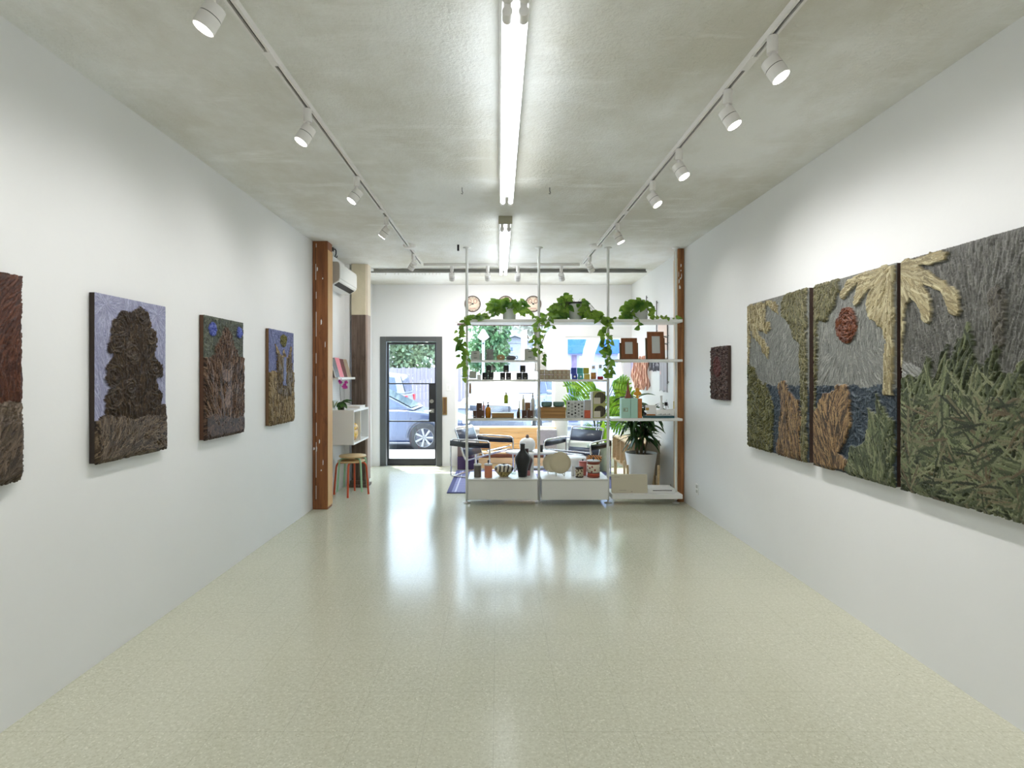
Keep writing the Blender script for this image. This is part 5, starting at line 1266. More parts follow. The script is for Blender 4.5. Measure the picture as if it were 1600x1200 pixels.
# armchairs
leather = colr('black_leather', 38, 40, 48, .32); lsheen = colr('black_leather_sky_sheen', 70, 76, 92, .3)  # second leather is the black one with bluish window sheen painted in
def armchair(loc, rz, lab, lt):
    t = thing('tubular_armchair', lab, 'armchair', (0,0,0), 'chromed tube armchairs'); O = (0,0,0); r = .0125
    for s in (-1, 1):
        x = s*.385
        P = [(x, -.34, .03), (x, -.34, .50), (x*.985, -.335, .545), (x*.96, -.30, .57), (x*.93, -.1, .575), (x*.93, .12, .575), (x*.96, .30, .57), (x*.985, .335, .545), (x, .34, .50), (x, .34, .05), (x, .335, .02), (x, .30, .0125), (x, -.30, .0125), (x, -.335, .016)]
        obj('side_frame', MB().tube(P, r, 10, True), M['chrome'], t, org=O)
        a = [Vector((s*.40, -.30, .50)), Vector((s*.40, 0, .485)), Vector((s*.40, .30, .50))]
        obj('arm_strap', MB().strip([(s*.398, -.345, .515), (s*.402, -.1, .505), (s*.402, .1, .505), (s*.398, .345, .515)], (0, 0, 1), .04, .005), leather, t, org=O)
    P = []
    for s in (-1, 1):
        Q = [(s*.27, -.36, .40), (s*.27, -.33, .385), (s*.27, .10, .255), (s*.27, .145, .26), (s*.27, .17, .30), (s*.27, .33, .69), (s*.27, .34, .72)]
        P.append(Q)
    loop = P[0] + [(-.24, .345, .735), (.24, .345, .735)] + P[1][::-1] + [(.24, -.375, .405), (-.24, -.375, .405)]
    obj('seat_frame', MB().tube(loop, r, 10, True), M['chrome'], t, org=O)
    obj('cross_bar', MB().cyl((-.385, .30, .0125), (.385, .30, .0125), r, n=10).cyl((-.37, .30, .56), (.37, .30, .56), r*.8, n=10), M['chrome'], t, org=O)
    obj('cross_bar', MB().cyl((-.385, -.30, .43), (.385, -.30, .43), r, n=10), M['chrome'], t, org=O)
    obj('seat', MB().strip([(0, -.365, .40), (0, -.15, .325), (0, .05, .268), (0, .11, .262)], (1, 0, 0), .272, .006), lt, t, org=O)
    obj('backrest', MB().strip([(0, .255, .525), (0, .285, .60), (0, .325, .70)], (1, 0, 0), .282, .006), lt, t, org=O)
    obj('lower_back_strap', MB().strip([(0, .165, .30), (0, .2, .385), (0, .22, .43)], (1, 0, 0), .278, .006), lt, t, org=O)
    t.location = loc; t.rotation_euler = (0, 0, rz); return t
armchair((-.25, 8.64, .011), 1.08, 'steel tube armchair with black straps by the door side end of the rug', lsheen)
armchair((1.2, 8.4, .011), -.62, 'steel tube armchair turned toward the viewer, seen behind the cream plates', lsheen)
# coffee table + things
Z = 8.1; tz = .45
t = thing('coffee_table', 'white rounded coffee table on thin steel legs between the armchairs', 'table', (.47, Z, 0))
obj('table_top', MB().lathe([(0, tz-.03), (.36, tz-.03), (.385, tz-.015), (.38, tz), (0, tz)], n=44, mat=Matrix.Translation((.47, Z, 0)) @ Matrix.Diagonal((.96, .6, 1, 1))), M['white'], t)
for sx2, sy2 in ((-1, -1), (1, -1), (1, 1), (-1, 1)):
    obj('leg', MB().tube([(.47+sx2*.2, Z+sy2*.1, tz-.03), (.47+sx2*.25, Z+sy2*.12, .011)], .010, 10), M['chrome'], t)
obj('lower_shelf', MB().box(.25, .69, Z-.1, Z+.1, .2, .215), mat('grey_shelf', rgb(150,148,146), .5), t)
X_ = wx(824, Z); b0 = tz+.001
t = thing('stoppered_jar', 'round off-white jar with a dark stopper on the coffee table', 'jar', (X_, Z, b0))
obj('jar_body', MB().lathe([(0,0),(.07,0),(.105,.03),(.118,.08),(.11,.14),(.085,.175),(.05,.19),(0,.19)], X_, Z, b0, 32), M['pot'], t)
obj('stopper', MB().lathe([(0,.19),(.022,.19),(.026,.215),(.015,.24),(0,.243)], X_, Z, b0), colr('dark_cork', 110, 94, 86), t)
X_ = wx(845.3, Z-.1); single('black_tumbler', 'small black cup on the coffee table next to the second pole', 'cup', MB().lathe([(0,0),(.027,0),(.03,.1),(.026,.1),(.024,.008),(0,.007)], X_, Z-.1, b0), colr('black_cup', 44, 44, 46))
# bench under the window
bx0, bx1 = wx(748, 9.1), wx(872, 9.1)
t = thing('slatted_bench', 'long pale wooden plank bench under the big window', 'bench', ((bx0+bx1)/2, 9.15, 0))
for k in range(4): obj('back_plank', MB().box(bx0, bx1, 9.41, 9.435, .31+k*.092, .31+k*.092+.086), M['oak'], t, .003)
obj('seat_board', MB().box(bx0, bx1, 9.12, 9.42, .262, .29), M['oak'], t, .004)
obj('seat_shade_filler', MB().box(bx0+.03, bx1-.03, 9.17, 9.40, .2, .262), colr('bench_shadow_board', 150, 92, 56), t)  # darker filler, the shadow under the seat put into its colour
for k in range(2): obj('front_plank', MB().box(bx0, bx1, 9.14, 9.165, .012+k*.095, .012+k*.095+.088), M['oak'], t, .003)
for x in (bx0, (bx0+bx1)/2, bx1-.04): obj('upright', MB().box(x, x+.04, 9.435, 9.465, 0, .67), M['oak'], t, .002)
for x in (bx0, (bx0+bx1)/2, bx1-.04): obj('leg', MB().box(x, x+.04, 9.166, 9.21, 0, .2), M['oak'], t, .002)
single('seat_cushion', 'upright grey cushion on the bench beside the second armchair', 'cushion', MB().box(wx(840, 9.2), wx(871, 9.2), 9.24, 9.38, .292, wz(671, 9.2)), mat('grey_cushion_cloth', rgb(176,172,174), .9, var=.15, vscale=30, bump=.3), bevel=.03)
t = thing('storage_crate', 'dark purple crate with a brown box on it behind the door side armchair', 'crate', (wx(728, 9.3), 9.3, 0))
obj('crate_body', MB().box(wx(715, 9.2), wx(741, 9.2), 9.15, 9.4, 0, wz(713, 9.2)), colr('dark_purple', 72, 52, 92), t, .006)
obj('upper_box', MB().box(wx(715, 9.2), wx(738, 9.2), 9.16, 9.4, wz(712.6, 9.2), wz(697, 9.2)), colr('brown_box_board', 120, 100, 96), t, .006)
t = thing('drum_stool', 'big plain white drum shaped side table behind the plates', 'side table', (wx(893, 7.75), 7.75, .01))
X_ = wx(893, 7.75); obj('drum', MB().lathe([(0,.011),(.2,.011),(.215,.03),(.215,.40),(.2,.42),(0,.42)], X_, 7.75, 0, 40), M['pot'], t); 
# plywood shelf on wall
px0, px1, py0, py1, pz0, pz1 = 1.80, 2.20, 7.62, 8.75, .245, .62
t = thing('plywood_shelf', 'low plywood cubby shelf along the wall behind the white plant pot', 'shelf', (2.0, 8.2, 0))
obj('bottom_board', MB().box(px0, px1, py0, py1, pz0, pz0+.02), M['ply'], t, .002); obj('top_board', MB().box(px0, px1, py0, py1, pz1-.02, pz1), M['ply'], t, .002)
for y in (py0, 7.9, 8.18, 8.46, py1-.02): obj('upright_panel', MB().box(px0, px1, y, y+.02, pz0+.02, pz1-.02), M['ply'], t)
obj('back_board', MB().box(px1-.01, px1, py0+.02, py1-.02, pz0+.02, pz1-.02), M['ply'], t)
for x, y in ((px0+.02, py0+.02), (px0+.02, py1-.06), (px1-.06, py0+.02), (px1-.06, py1-.06)): obj('leg', MB().box(x, x+.04, y, y+.04, 0, pz0), M['ply'], t)
t = thing('cardboard_panel', 'brown grey upright board behind the plant pot near the wall', 'board', (2.1, 7.56, 0))
obj('panel', MB().box(wx(1010, 7.56), wx(1031, 7.56), 7.555, 7.575, wz(743, 7.56), wz(688, 7.56)), colr('grey_brown_board', 168, 156, 136), t, .002); obj('prop', MB().cyl((2.1, 7.58, 0), (2.1, 7.58, wz(743, 7.56)+.03), .008), M['black'], t)
single('power_cable', 'thin black cable curling on the floor below the brown board', 'cable', MB().tube([(2.12, 7.5, .2), (2.12, 7.48, .05), (2.13, 7.4, .005), (2.2, 7.3, .005), (2.17, 7.1, .005), (2.22, 7.0, .006), (2.25, 7.15, .03), (2.27, 7.3, .12)], .004, 6), M['black'])
# dracaena
PX_, PY_ = wx(1001.5, 7.3), 7.3
zb, zt = .115, wz(707, 7.3)
t = thing('potted_plant', 'large dark leaved plant in a white tapered pot beside the timber post', 'plant', (PX_, PY_, 0))
hh = zt-zb; R1 = (wx(1026, 7.3)-wx(977, 7.3))/2
obj('flower_pot', MB().lathe([(0,0),(R1*.66,0),(R1*.69,.01),(R1,hh),(R1*.95,hh),(R1*.93,hh-.04),(0,hh-.05)], PX_, PY_, zb, 40), M['pot'], t)
obj('soil', MB().lathe([(0,hh-.045),(R1*.925,hh-.045),(R1*.92,hh-.03),(0,hh-.02)], PX_, PY_, zb, 32), M['soil'], t)
r_ = random.Random(31); canes = MB(); fo = MB()
tips = []
for k, (dx, dy, h) in enumerate(((-.09, 0, .46), (-.02, -.03, .62), (.03, .03, .38), (.09, .02, .56), (.02, .06, .30), (-.05, .05, .72))):
    a = Vector((PX_+dx*.6, PY_+dy, zt-.03)); b2 = Vector((PX_+dx*1.5, PY_+dy*1.5, zt+h)); canes.tube([a, (a+b2)/2+Vector((.01, 0, 0)), b2], .011, 8); tips.append(b2)
for b2 in tips:
    for i in range(34):
        a = r_.uniform(0, 2*PI); el = r_.uniform(-.75, .95); L = r_.uniform(.24, .40)
        d0 = Vector((math.cos(a), math.sin(a)*.8, el)); Lm = L
        if b2.x + d0.x*L > XR-.03: continue
        # curved arching blade
        P = []; p = b2 - Vector((0,0,r_.uniform(0, .14))); dd = d0.normalized()
        for q in range(7): P.append(p.copy()); p = p + dd*L/6; dd = (dd + Vector((0, 0, -.20))).normalized()
        sd = Vector((-math.sin(a), math.cos(a), .2))
        fo.strip(P, sd, lambda t_: .021*math.sin(PI*min(1, .12+.88*t_))**.7+.0015, .0012)
obj('stem', canes, colr('cane_bark', 112, 96, 74), t); obj('foliage', fo, M['dracaena'], t)
t2 = thing('plant_stand', 'pale wooden peg stand holding the white tapered pot', 'stand', (PX_, PY_, 0))
for dx, dy in ((-.19, -.13), (.16, -.17), (.185, .13), (-.16, .17)):
    obj('leg', MB().cyl((PX_+dx*1.05, PY_+dy*1.05, 0), (PX_+dx*1.12, PY_+dy*1.12, .40), .017, n=12), M['ply'], t2)
obj('cross_rail', MB().box(PX_-.17, PX_+.17, PY_-.014, PY_+.014, .085, .112).box(PX_-.014, PX_+.014, PY_-.17, PY_-.014, .085, .112).box(PX_-.014, PX_+.014, PY_+.014, PY_+.17, .085, .112), M['ply'], t2)
# monstera
mx_, my_ = 1.62, 9.05
t = thing('split_leaf_plant', 'lime green split leaf plant in a grey planter by the narrow window', 'plant', (mx_, my_, 0))
obj('planter', MB().lathe([(0,0),(.15,0),(.17,.02),(.17,.42),(.155,.42),(.15,.38),(0,.37)], mx_, my_, 0, 32), mat('grey_basket', rgb(150,160,150), .7, var=.2, vscale=20), t)
obj('soil', MB().lathe([(0,.372),(.149,.382),(0,.39)], mx_, my_, 0), M['soil'], t)
st = MB(); fo = MB(); r_ = random.Random(12)
def mleaf(c, d_, n_, L):
    d_ = Vector(d_).normalized(); n_ = Vector(n_); sd = d_.cross(n_).normalized(); nn = sd.cross(d_)
    fo.strip([c, c+d_*L*.5-Vector((0,0,.02)), c+d_*L-Vector((0,0,.06))], sd, .012, .001)
    for k in range(6):
        f = .04+k*.15; w_ = L*.66*math.sin(PI*(.18+.72*k/6))
        for s in (-1, 1):
            b_ = c + d_*L*f - Vector((0,0,.06*f*f)); tip_ = b_ + sd*s*w_ + d_*L*.12 - Vector((0,0,.03)) + nn*.01
            fo.strip([b_, (b_+tip_)/2+nn*.015, tip_], d_, lambda q: L*.078*(1-.45*q*q), .001)
for tx_, ty_, x, y, L in ((880, 0, 905, 603, .3), (0, 0, 925, 596, .34), (0, 0, 915, 618, .32), (0, 0, 935, 608, .3), (0, 0, 950, 622, .34), (0, 0, 962, 606, .30), (0, 0, 975, 614, .28), (0, 0, 965, 635, .3), (0, 0, 905, 628, .26), (0, 0, 948, 645, .3), (0, 0, 968, 598, .26), (0, 0, 930, 672, .22), (0, 0, 918, 668, .2), (0, 0, 975, 655, .25)):
    c = W(x, y, my_+r_.uniform(-.3, .2)); c.x = min(c.x, 1.85)
    st.tube([(mx_, my_, .37), ((mx_*1.5+c.x*.5)/2, (my_+c.y)/2, (c.z+.5)/2), c], .006, 6)
    dx = (c.x-mx_)*1.6+r_.uniform(-.3, .3); L *= 1.15; mleaf(c, (dx, -.25, .25*r_.uniform(-1, 1)), (r_.uniform(-.3, .3), -.8, .7), L)
for x, y, L in ((940, 690, .34), (946, 694, .3)):
    c = W(x, y, 8.6); fo.leaf(c, (.1, 0, 1), (0, -1, 0), L, .09, 'long', 0); st.tube([(mx_-.05, my_-.1, .37), c], .006, 6)
obj('stem', st, M['stemg'], t); obj('foliage', fo, M['monstera'], t)
# textiles and rods on the wall
def hang(name, Za, Zb, ya, yb, m_, lab, cat, rag=0, x=XR-.012, th=.012):
    r_ = random.Random(int(Za*100)); zt = wz(ya, (Za+Zb)/2); zb = wz(yb, (Za+Zb)/2)
    t = thing(name, lab, cat, (x, (Za+Zb)/2, zb)); n = 10; mb = MB()
    pts = []
    for i in range(n+1):
        y = Za+(Zb-Za)*i/n; pts.append((y, zb + (r_.uniform(-.5, 1)*rag if 0 < i < n else 0)))
    for i in range(n):
        (a0, b0_), (a1, b1) = pts[i], pts[i+1]; d0 = .006*math.sin(i*1.7) if rag else 0; d1 = .006*math.sin((i+1)*1.7) if rag else 0
        mb.hexa([(x-d0, a0, b0_), (x+.008, a0, b0_), (x+.008, a0, zt), (x-d0, a0, zt)], [(x-d1, a1, b1), (x+.008, a1, b1), (x+.008, a1, zt), (x-d1, a1, zt)])
    obj('cloth', mb, m_, t)
    if rag: obj('hanging_rod', MB().cyl((x+.003, Za-.03, zt), (x+.003, Zb+.03, zt), .006), M['post_pale'], t)
    return t
def zx(x): return (XR-.01)*F/(x-CX)
def weave(name, a, b_, sc): 
    m, nt, b = newmat(name); wv = N(nt, 'ShaderNodeTexWave', Scale=sc, Distortion=3.0); nt.links.new(mapped(nt, rot=(.6, 0, 0)), wv.inputs['Vector'])
    nt.links.new(colmix(nt, ramp(nt, wv.outputs['Fac'], .35, .6), a, b_), b.inputs['Base Color']); b.inputs['Roughness'].default_value = .9; return m
hang('lavender_print', zx(996), zx(984), 550, 587, mat('lavender_print_art', rgb(178,172,204), .6, var=.3, vscale=9), 'small lavender print on the wall behind the smaller photo frame', 'print')
pinkw = weave('peach_weave', rgb(170,112,92), rgb(238,196,174), 9)
# thick braided hanging
t = thing('braided_hanging', 'thick peach coloured braided wall hanging between the two photo frames', 'wall hanging', (XR-.05, 8.9, 1.6))
mb = MB(); ya_, yb__ = zx(1015), zx(993)
for k in range(7):
    y = ya_+.04+k*(yb__-ya_-.08)/6
    P = [(XR-.045+.02*math.sin(i*1.3+k), y+.03*math.sin(i*.9+k*1.9), 1.86-.075*i - (.0)) for i in range(8)]
    mb.tube(P, .028, 8, radii=[.02]+[.03]*6+[.012])
obj('braid', mb, pinkw, t)
hang('monochrome_weaving', zx(1030), zx(1014), 556, 580, weave('grey_weave', rgb(70,68,74), rgb(196,192,200), 14), 'black and grey frayed weaving below the larger photo frame', 'wall hanging', .02)
hang('pink_grey_scarf', zx(1042), zx(1030), 560, 612, weave('pink_grey_weave', rgb(186,186,192), rgb(236,200,200), 5), 'long pink and grey scarf hanging near the timber post', 'scarf', .03)
hang('peach_cloth', zx(1043), zx(1028), 505, 548, colr('peach_cloth', 242, 222, 212, .9), 'pale peach cloth pinned high on the wall behind the larger photo frame', 'wall hanging')
for x, ya, yb, l_ in ((1011, 462, 500, 'dark metal rod on the wall just behind the third white pot'), (1027, 470, 520, 'taller dark metal rod on the wall beyond the third white pot'), (1044, 495, 600, 'long thin dark rod with twig like hooks nearest the timber post')):
    Zr = zx(x); l_ = l_.replace('nearest', 'next to')
    t = thing('wall_rod', l_, 'rod', (XR-.02, Zr, wz(yb, Zr)))
    obj('rod', MB().cyl((XR-.02, Zr, wz(yb, Zr)), (XR-.02, Zr, wz(ya, Zr)), .007), colr('dark_iron', 84, 78, 78), t)
    for yy in (ya+3, yb-3): obj('bracket', MB().cyl((XR-.02, Zr, wz(yy, Zr)), (XR, Zr, wz(yy, Zr)), .005), colr('dark_iron', 84, 78, 78), t)
    if x == 1044:
        for yy in (527, 538): obj('twig', MB().tube([(XR-.02, Zr, wz(yy, Zr)), (XR-.10, Zr-.02, wz(yy-1, Zr)), (XR-.06, Zr-.2, wz(yy-1, Zr))], .006, 6, radii=[.007, .005, .002]), colr('dark_iron', 84, 78, 78), t)
cd_ = thing('notice_card', 'plain grey card fixed to the window glass behind the second pole', 'card', (.6, YF+.05, 1.65))
Zc = YF+.05; obj('card', MB().box(wx(838, Zc), wx(854.5, Zc), Zc, Zc+.004, wz(578.5, Zc), wz(549, Zc)), M['grey'], cd_)
for x in (839.5, 853): obj('tape', MB().box(wx(x-.8, Zc), wx(x+.8, Zc), Zc-.002, Zc, wz(551.5, Zc), wz(548, Zc)), M['white'], cd_)
# ================================================================= STREET
G = -.12
struct('ground_pavement', MB().box(-14, 16, YF+T, 11.9, G-.1, -.03), mat('pavement_concrete', rgb(196,192,184), .8, var=.1, vscale=3))
struct('ground_road', MB().box(-30, 34, 11.9, 20, G-.15, G), mat('asphalt', rgb(92,94,102), .85, var=.15, vscale=4))
struct('ground_far', MB().box(-30, 34, 20, 60, G-.15, G+.1), mat('far_pavement', rgb(150,150,146), .85, var=.1, vscale=2))
def wheel(par, x, y, r, side, name='wheel'):
    R = Matrix.Translation((x, y, r)) @ Matrix.Rotation(side*PI/2, 4, 'X')
    w = obj(name, MB().lathe([(r*.62,-.11),(r*.93,-.11),(r,-.08),(r,.08),(r*.93,.11),(r*.62,.11)], n=32, mat=R, caps=False), colr('tyre', 40, 40, 44, .8), par, org=(0,0,0))
    mb = MB().lathe([(0,.05),(r*.16,.06),(r*.16,.02),(r*.6,.0),(r*.66,.105),(r*.6,.1)], n=32, mat=R, caps=False)
    for k in range(7):
        a = 2*PI*k/7; c, s_ = math.cos(a), math.sin(a)
        mb.cyl(R @ Vector((c*r*.12, s_*r*.12, .06)), R @ Vector((c*r*.6, s_*r*.6, .08)), .022, .03, n=6)
    obj('hub', mb, colr('alloy', 150, 152, 158, .4, metal=.1), w, org=(0,0,0))
def car(lab, cat, L, Wd, body, cabin, glass_i, col, loc, rz, r=.33, wb=None, suv=False, rear='r'):
    t = thing('parked_car' if not suv else 'parked_suv', lab, cat, (0,0,0)); O = (0,0,0)
    hw = Wd/2
    def loft(poly, ys, mb):     # poly (x,z) closed; ys list of (y, scale toward centre, dz)
        cx_ = sum(p[0] for p in poly)/len(poly); zc = min(p[1] for p in poly); rings = []
        for y, s in ys: rings.append([(cx_+(p[0]-cx_)*s, y, zc+(p[1]-zc)*(1-(1-s)*.6)) for p in poly])
        n = len(poly); v = [q for r_ in rings for q in r_]
        fs = [tuple(reversed(range(n))), tuple((len(ys)-1)*n+k for k in range(n))]
        for i in range(len(ys)-1):
            for k in range(n): fs.append((i*n+k, i*n+(k+1) % n, (i+1)*n+(k+1) % n, (i+1)*n+k))
        return mb.add(v, fs)
    obj('car_body', loft(body, [(-hw, .975), (-hw+.06, 1), (hw-.06, 1), (hw, .975)], MB()), col, t, .05, O)
    cw = hw*.80
    zc0 = min(p[1] for p in cabin); zc1 = max(p[1] for p in cabin)
    n = len(cabin); v = []
    for s in (-1, 1):
        for (x, z) in cabin: v.append((x, s*(hw*.93-(z-zc0)/(zc1-zc0)*hw*.2), z))
    obj('cabin', MB().add(v, [tuple(range(n)), tuple(reversed(range(n, 2*n)))] + [(i, n+i, n+(i+1) % n, (i+1) % n) for i in range(n)]), col, t, .03, O)
    gl = mat('car_window_glass', rgb(70,84,104), .08) if 'carglass' not in M else M['carglass']; M['carglass'] = gl
    for poly in glass_i:
        for s in (-1, 1):
            v = []
            for (x, z) in poly:
                y = s*(hw*.93-(z-zc0)/(zc1-zc0)*hw*.2)
                v.append((x, y+s*.006, z))
            v2 = [(p[0], p[1]-s*.02, p[2]) for p in v]; k = len(poly)
            obj('side_window', MB().add(v+v2, [tuple(range(k)), tuple(reversed(range(k, 2*k)))] + [(i, (i+1) % k, k+(i+1) % k, k+i) for i in range(k)]), gl, t, org=O)
    # front and rear screens
    for (i, j) in ((0, 1), (n-2, n-1)):
        (xa, za), (xb, zb_) = cabin[i], cabin[j]; q = []
        for f_, in ((.12,), (.9,)):
            x, z = xa+(xb-xa)*f_, za+(zb_-za)*f_; y = (hw*.93-(z-zc0)/(zc1-zc0)*hw*.2)-.09; q.append((x, y, z))
        dx = .012 if i == 0 else -.012
        dx = -dx if cabin[0][0] < cabin[-1][0] else dx
        dx *= 1.6
        obj('windscreen', MB().add([(q[0][0]+dx, -q[0][1], q[0][2]+.01), (q[0][0]+dx, q[0][1], q[0][2]+.01), (q[1][0]+dx, q[1][1], q[1][2]+.01), (q[1][0]+dx, -q[1][1], q[1][2]+.01)], [(0,1,2,3)]), gl, t, org=O)
    wb = wb or L*.29
    for x in (-wb, wb):
        for s in (-1, 1):
            wheel(t, x, s*(hw-.04), r, -s)
            obj('wheel_arch', MB().tube([(x+(r+.05)*math.cos(a), s*(hw-.01), r+(r+.05)*math.sin(a)) for a in [i*PI/12 for i in range(13)]], .035, 6), colr('arch_trim', 70, 76, 92, .5) if not suv else colr('arch_trim_grey', 170,172,176,.5), t, org=O)
    x0 = min(p[0] for p in body); x1 = max(p[0] for p in body)
    zl = .68 if not suv else .85
    for s in (-1, 1):
        obj('tail_light', MB().box(x0-.01, x0+.1, s*(hw-.3), s*(hw+.005), zl, zl+.2), colr('tail_lamp_red', 206, 30, 44, .3), t, .01, O)
        obj('headlight', MB().box(x1-.14, x1+.01, s*(hw-.38), s*(hw+.004), zl-.05, zl+.12), colr('headlamp', 220, 224, 230, .1), t, .02, O)
        obj('wing_mirror', MB().ell((cabin[-2][0]+.1, s*(hw+.08), zc0+.1), .06, .1, .07), col, t, org=O)
    obj('grille', MB().box(x1-.02, x1+.015, -hw+.42, hw-.42, zl-.18, zl+.05), colr('grille_dark', 60, 62, 70, .4), t, .01, O)
    for y in range(6): obj('grille_bar', MB().box(x1+.014, x1+.02, -hw+.46, hw-.46, zl-.16+y*.034, zl-.15+y*.034), M['chrome'], t, org=O)
    for s in (-1, 1):
        for x in (-.9, .25): obj('door_seam', MB().box(x, x+.006, s*(hw-.002), s*(hw+.002), .4, zc0), M['dark'], t, org=O); obj('door_handle', MB().box(x+.1, x+.26, s*(hw), s*(hw+.03), zc0-.12, zc0-.09), col, t, org=O)
    t.location = loc; t.rotation_euler = (0, 0, rz); return t
sed_b = [(-2.3,.35),(-2.32,.6),(-2.25,.92),(-1.6,.97),(0,.94),(.95,.92),(1.8,.82),(2.2,.68),(2.3,.5),(2.28,.3),(1.7,.22),(-1.9,.22)]
sed_c = [(-1.95,.93),(-1.25,1.36),(-.6,1.43),(.15,1.40),(1.1,.92)]
sed_g = [[(-1.5,1.0),(-1.15,1.32),(-.5,1.37),(-.45,.98)], [(-.38,.98),(-.42,1.37),(.12,1.34),(.85,.97)]]
car('dark blue sedan parked at the kerb, seen through the glass door', 'car', 4.6, 1.8, sed_b, sed_c, sed_g, mat('dark_blue_paint', rgb(60,70,98), .2, coat=.5), (-2.95, 12.95, G), 0)
suv_b = [(-2.2,.4),(-2.25,.8),(-2.2,1.1),(0,1.12),(.95,1.12),(1.9,1.05),(2.2,.9),(2.28,.5),(2.2,.32),(-2.1,.32)]
suv_c = [(-2.2,1.1),(-2.0,1.72),(-1.2,1.82),(.1,1.78),(1.0,1.12)]
suv_g = [[(-1.95,1.18),(-1.85,1.62),(-1.15,1.7),(-1.1,1.16)], [(-1.0,1.16),(-1.05,1.7),(-.35,1.7),(-.3,1.16)], [(-.2,1.16),(-.25,1.7),(.08,1.68),(.8,1.16)]]
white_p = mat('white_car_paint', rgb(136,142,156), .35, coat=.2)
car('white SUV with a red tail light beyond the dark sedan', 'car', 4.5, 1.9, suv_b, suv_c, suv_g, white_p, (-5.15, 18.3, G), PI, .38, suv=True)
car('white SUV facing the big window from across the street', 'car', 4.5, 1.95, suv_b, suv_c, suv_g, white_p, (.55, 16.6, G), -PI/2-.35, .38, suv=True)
# fence, hedge
fn = thing('board_fence', 'pale weathered board fence across the street', 'fence', (-3.2, 22.5, G))
fm = mat('weathered_boards', rgb(134,126,138), .8, var=.2, vscale=2, stretch=(6, 6, .5))
for i in range(46):
    x = -8.2+i*.152; obj('fence_board', MB().box(x, x+.145, 22.5, 22.52, G+.1, 1.88+.02*math.sin(i*2.3)), fm, fn)
obj('fence_rail', MB().box(-8.2, -1.2, 22.52, 22.57, .5, .6).box(-8.2, -1.2, 22.52, 22.57, 1.5, 1.6), fm, fn)
pf = thing('picket_fence', 'low white picket fence behind the white SUV', 'fence', (0, 21.5, G))
for i in range(28):
    x = -1.1+i*.11; obj('picket', MB().box(x, x+.07, 21.5, 21.52, G+.1, 1.05), M['white'], pf)
obj('picket_rail', MB().box(-1.1, 2.0, 21.52, 21.55, .3, .37).box(-1.1, 2.0, 21.52, 21.55, .8, .87), M['white'], pf)
def tree(x, y, h, rx, rz, lab, n, seed, m_=None, trunk=True, name='street_tree', ls=.22, z0=G, flat=1.0):
    r_ = random.Random(seed); t = thing(name, lab, 'tree' if trunk else 'hedge', (x, y, z0)); fo = MB()
    cl = [(x+r_.uniform(-1, 1)*rx*.6, y+r_.uniform(-1, 1)*rx*.5*flat, h+r_.uniform(-1, 1)*rz*.6, r_.uniform(.35, .6)) for _ in range(14)]
    for i in range(n):
        c = cl[i % len(cl)]; u = Vector((r_.gauss(0, 1), r_.gauss(0, 1), r_.gauss(0, 1))).normalized()*r_.uniform(.6, 1)
        p = Vector((c[0]+u.x*rx*c[3], c[1]+u.y*rx*c[3]*flat, max(z0+.1, c[2]+u.z*rz*c[3])))
        L = r_.uniform(.7, 1.3)*ls; fo.leaf(p, (r_.uniform(-1, 1), r_.uniform(-1, 1), r_.uniform(-1, .6)), (r_.uniform(-1, 1), r_.uniform(-1, 1), 1), L, L*.6, 'oval')
    obj('foliage', fo, m_ or M['treeleaf'], t)
    if trunk:
        mb = MB().tube([(x, y, z0), (x+.1, y, h*.4), (x, y, h*.8)], .2, 8, radii=[.22, .16, .1])
        for k in range(4): mb.tube([(x+.05, y, h*.5), (x+math.cos(k*1.6)*rx*.5, y+math.sin(k*1.6)*rx*.4, h)], .06, 6, radii=[.09, .03])
        obj('trunk', mb, M['bark'], t)
tree(-4.6, 26.5, 2.9, 2.4, 1.7, 'leafy tree behind the board fence, seen through the door', 6000, 3, ls=.2)
tree(-6.1, 24.2, 2.2, .6, 1.0, 'yellowish bush leaning over the board fence', 1500, 4, leafmat('yellow_leaf', rgb(150,160,80), rgb(206,206,120), .4, 2), ls=.17)
tree(-.35, 24.5, 2.9, 1.0, 1.6, 'blue green tree beyond the big window beside the first pole', 4500, 5, M['treeleaf2'], ls=.18)
tree(5.6, 17.5, 2.6, 1.1, 2.4, 'sunlit green tree seen through the narrow window', 2200, 6, leafmat('sunny_leaf', rgb(130,166,80), rgb(186,206,120), .4, 2), ls=.2)
tree(2.2, 33, 5.2, 2.0, 1.2, 'pale grey green tree rising behind the white gabled house', 900, 7, leafmat('pale_leaf', rgb(160,164,156), rgb(190,192,180), .3, 2), ls=.36)
# white house
hs = thing('gabled_house', 'white house with a low gable beyond the street', 'house', (1.6, 28, G))
hx0, hx1 = wx(785, 27)-.1, wx(817, 27)+.3
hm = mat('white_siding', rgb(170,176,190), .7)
hz = wz(536, 27)
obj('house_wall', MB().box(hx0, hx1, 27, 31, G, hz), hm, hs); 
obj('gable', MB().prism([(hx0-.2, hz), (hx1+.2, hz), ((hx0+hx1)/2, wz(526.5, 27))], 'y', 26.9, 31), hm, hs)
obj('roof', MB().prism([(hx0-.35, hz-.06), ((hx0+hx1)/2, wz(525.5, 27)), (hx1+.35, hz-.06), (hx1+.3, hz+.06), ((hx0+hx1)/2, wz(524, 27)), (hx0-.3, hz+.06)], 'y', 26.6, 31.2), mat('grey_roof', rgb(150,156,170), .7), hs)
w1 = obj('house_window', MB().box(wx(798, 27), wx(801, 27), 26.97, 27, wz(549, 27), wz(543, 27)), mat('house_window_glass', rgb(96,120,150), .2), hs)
obj('window_ledge', MB().box(wx(795.5, 27), wx(803.5, 27), 26.9, 27, wz(550, 27), wz(549.2, 27)), M['white'], hs)
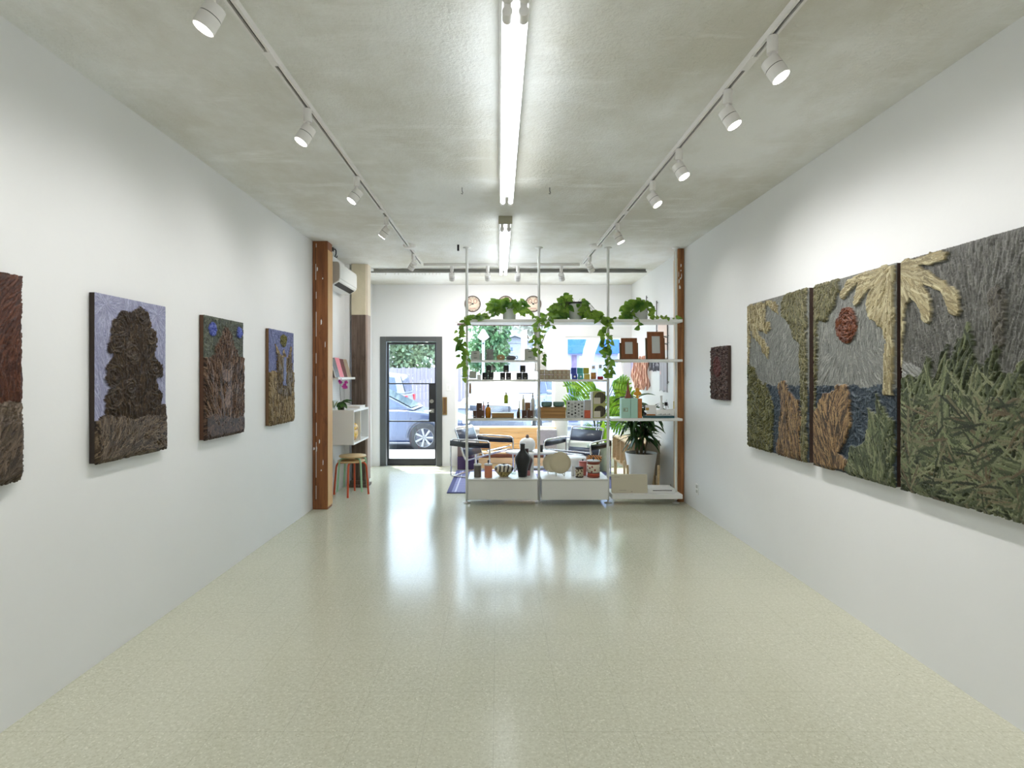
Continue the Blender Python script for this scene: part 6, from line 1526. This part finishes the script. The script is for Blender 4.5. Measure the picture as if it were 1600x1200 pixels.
# pink-brown column building + blue awning shop
bd_ = thing('brick_building', 'pale pinkish narrow building beside the white house', 'building', (wx(821, 24), 24.5, G))
obj('building_wall', MB().box(wx(817, 24), wx(823.5, 24), 24, 26, G, wz(515, 24)), mat('pink_brick', rgb(206,180,182), .8, var=.15, vscale=6), bd_); obj('building_door', MB().box(wx(818.5, 24), wx(821, 24), 23.97, 24, G, wz(560, 24)), colr('pale_door', 180, 170, 176), bd_)
Zs = 19.0
sp_ = thing('corner_shop', 'pale corner shop with a bright blue sign band across the street', 'shop', (wx(925, Zs), Zs, G))
sx0, sx1 = wx(886, Zs), wx(966, Zs)
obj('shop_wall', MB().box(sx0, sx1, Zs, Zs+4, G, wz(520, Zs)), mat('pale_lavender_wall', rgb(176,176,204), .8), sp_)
obj('sign_band', MB().box(sx0, sx1, Zs-.25, Zs, wz(553, Zs), wz(531, Zs)), colr('sky_blue_sign', 34, 96, 196, .5), sp_)
obj('shop_door', MB().box(wx(889, Zs), wx(903, Zs), Zs-.03, Zs, G+.1, wz(598, Zs)), mat('slate_door', rgb(96,106,150), .6), sp_)
obj('poster_column', MB().box(wx(893, Zs), wx(901, Zs), Zs-.04, Zs, wz(590, Zs), wz(555, Zs)), mat('mauve_poster', rgb(120,104,136), .7, var=.5, vscale=5), sp_)
obj('window_strip', MB().box(wx(905, Zs), wx(911, Zs), Zs-.03, Zs, wz(640, Zs), wz(556, Zs)), mat('pale_glass', rgb(200,214,236), .2), sp_)
for k in range(3): obj('menu_line', MB().box(wx(926, Zs), wx(945-k*3, Zs), Zs-.02, Zs, wz(564.5+k*6, Zs), wz(563.5+k*6, Zs)), colr('pale_lines', 176, 176, 200), sp_)
fl_ = thing('feather_banner', 'tall curved pale feather banner outside the narrow window', 'banner', (wx(915, 13), 13, -.03))
P = [W(915, 640, 13), W(914, 600, 13), W(916, 570, 13), W(921, 548, 13), W(929, 525, 13), W(938, 500, 13)]
obj('banner_cloth', MB().strip(P, (1, 0, 0), lambda t_: .10+.07*t_, .01), leafmat('aqua_banner', rgb(206,238,240), rgb(226,246,246), .4), fl_)
obj('banner_pole', MB().cyl((P[0].x-.1, 13, G), (P[0].x-.08, 13, P[0].z+.4), .02), M['grey'], fl_)
sg = thing('yard_sign', 'dark square sign on a white post across the street', 'sign', (wx(754.5, 20), 20, G))
obj('sign_board', MB().box(wx(753.3, 20), wx(756.7, 20), 20, 20.03, wz(538.5, 20), wz(535, 20)), colr('sign_dark', 70, 70, 76), sg)
obj('post', MB().cyl((wx(755, 20), 20.06, G+.1), (wx(755, 20), 20.06, wz(527, 20)), .05), M['white'], sg); obj('lamp_cap', MB().lathe([(.1, 0), (.22, .1), (.06, .35), (0, .4)], wx(755, 20), 20.06, wz(531, 20)), M['white'], sg)
# facade hood above shop windows so that the sky is met as in a real street
struct('trim_2', MB().box(XL-.2, XR+.2, YF+T, YF+T+.35, H+.15, H+.3), M['wall'])
# ================================================================= CAMERA, SKY, RENDER
cd = bpy.data.cameras.new('camera'); cam = bpy.data.objects.new('camera', cd); C.objects.link(cam)
cam.location = (0, 0, EYE); cam.rotation_euler = (PI/2, 0, 0)
cd.sensor_width = 36; cd.lens = F/1600*36; cd.shift_x = 21/1600; cd.shift_y = -12.5/1600; cd.clip_start = .05; cd.clip_end = 300
bpy.context.scene.camera = cam
w = bpy.data.worlds.new('sky'); bpy.context.scene.world = w; w.use_nodes = True; nt = w.node_tree
bg = nt.nodes['Background']; bg.inputs[0].default_value = (.66, .82, 1, 1); bg.inputs[1].default_value = SKY
sd = bpy.data.lights.new('sun', 'SUN'); sd.energy = SUNW; sd.angle = .01; sd.color = (1, .96, .9)
so = bpy.data.objects.new('sun', sd); C.objects.link(so)
so.rotation_euler = Vector(SUNDIR).normalized().to_track_quat('-Z', 'Y').to_euler()
sc = bpy.context.scene
sc.view_settings.view_transform = 'Standard'; sc.view_settings.look = 'None'; sc.view_settings.gamma = 1
sc.view_settings.exposure = EXPO
try: sc.view_settings.use_curve_mapping = False
except Exception: pass
sc.cycles.max_bounces = 10; sc.cycles.diffuse_bounces = 5; sc.cycles.transparent_max_bounces = 12
sc.cycles.use_denoising = True; sc.cycles.sample_clamp_indirect = 6
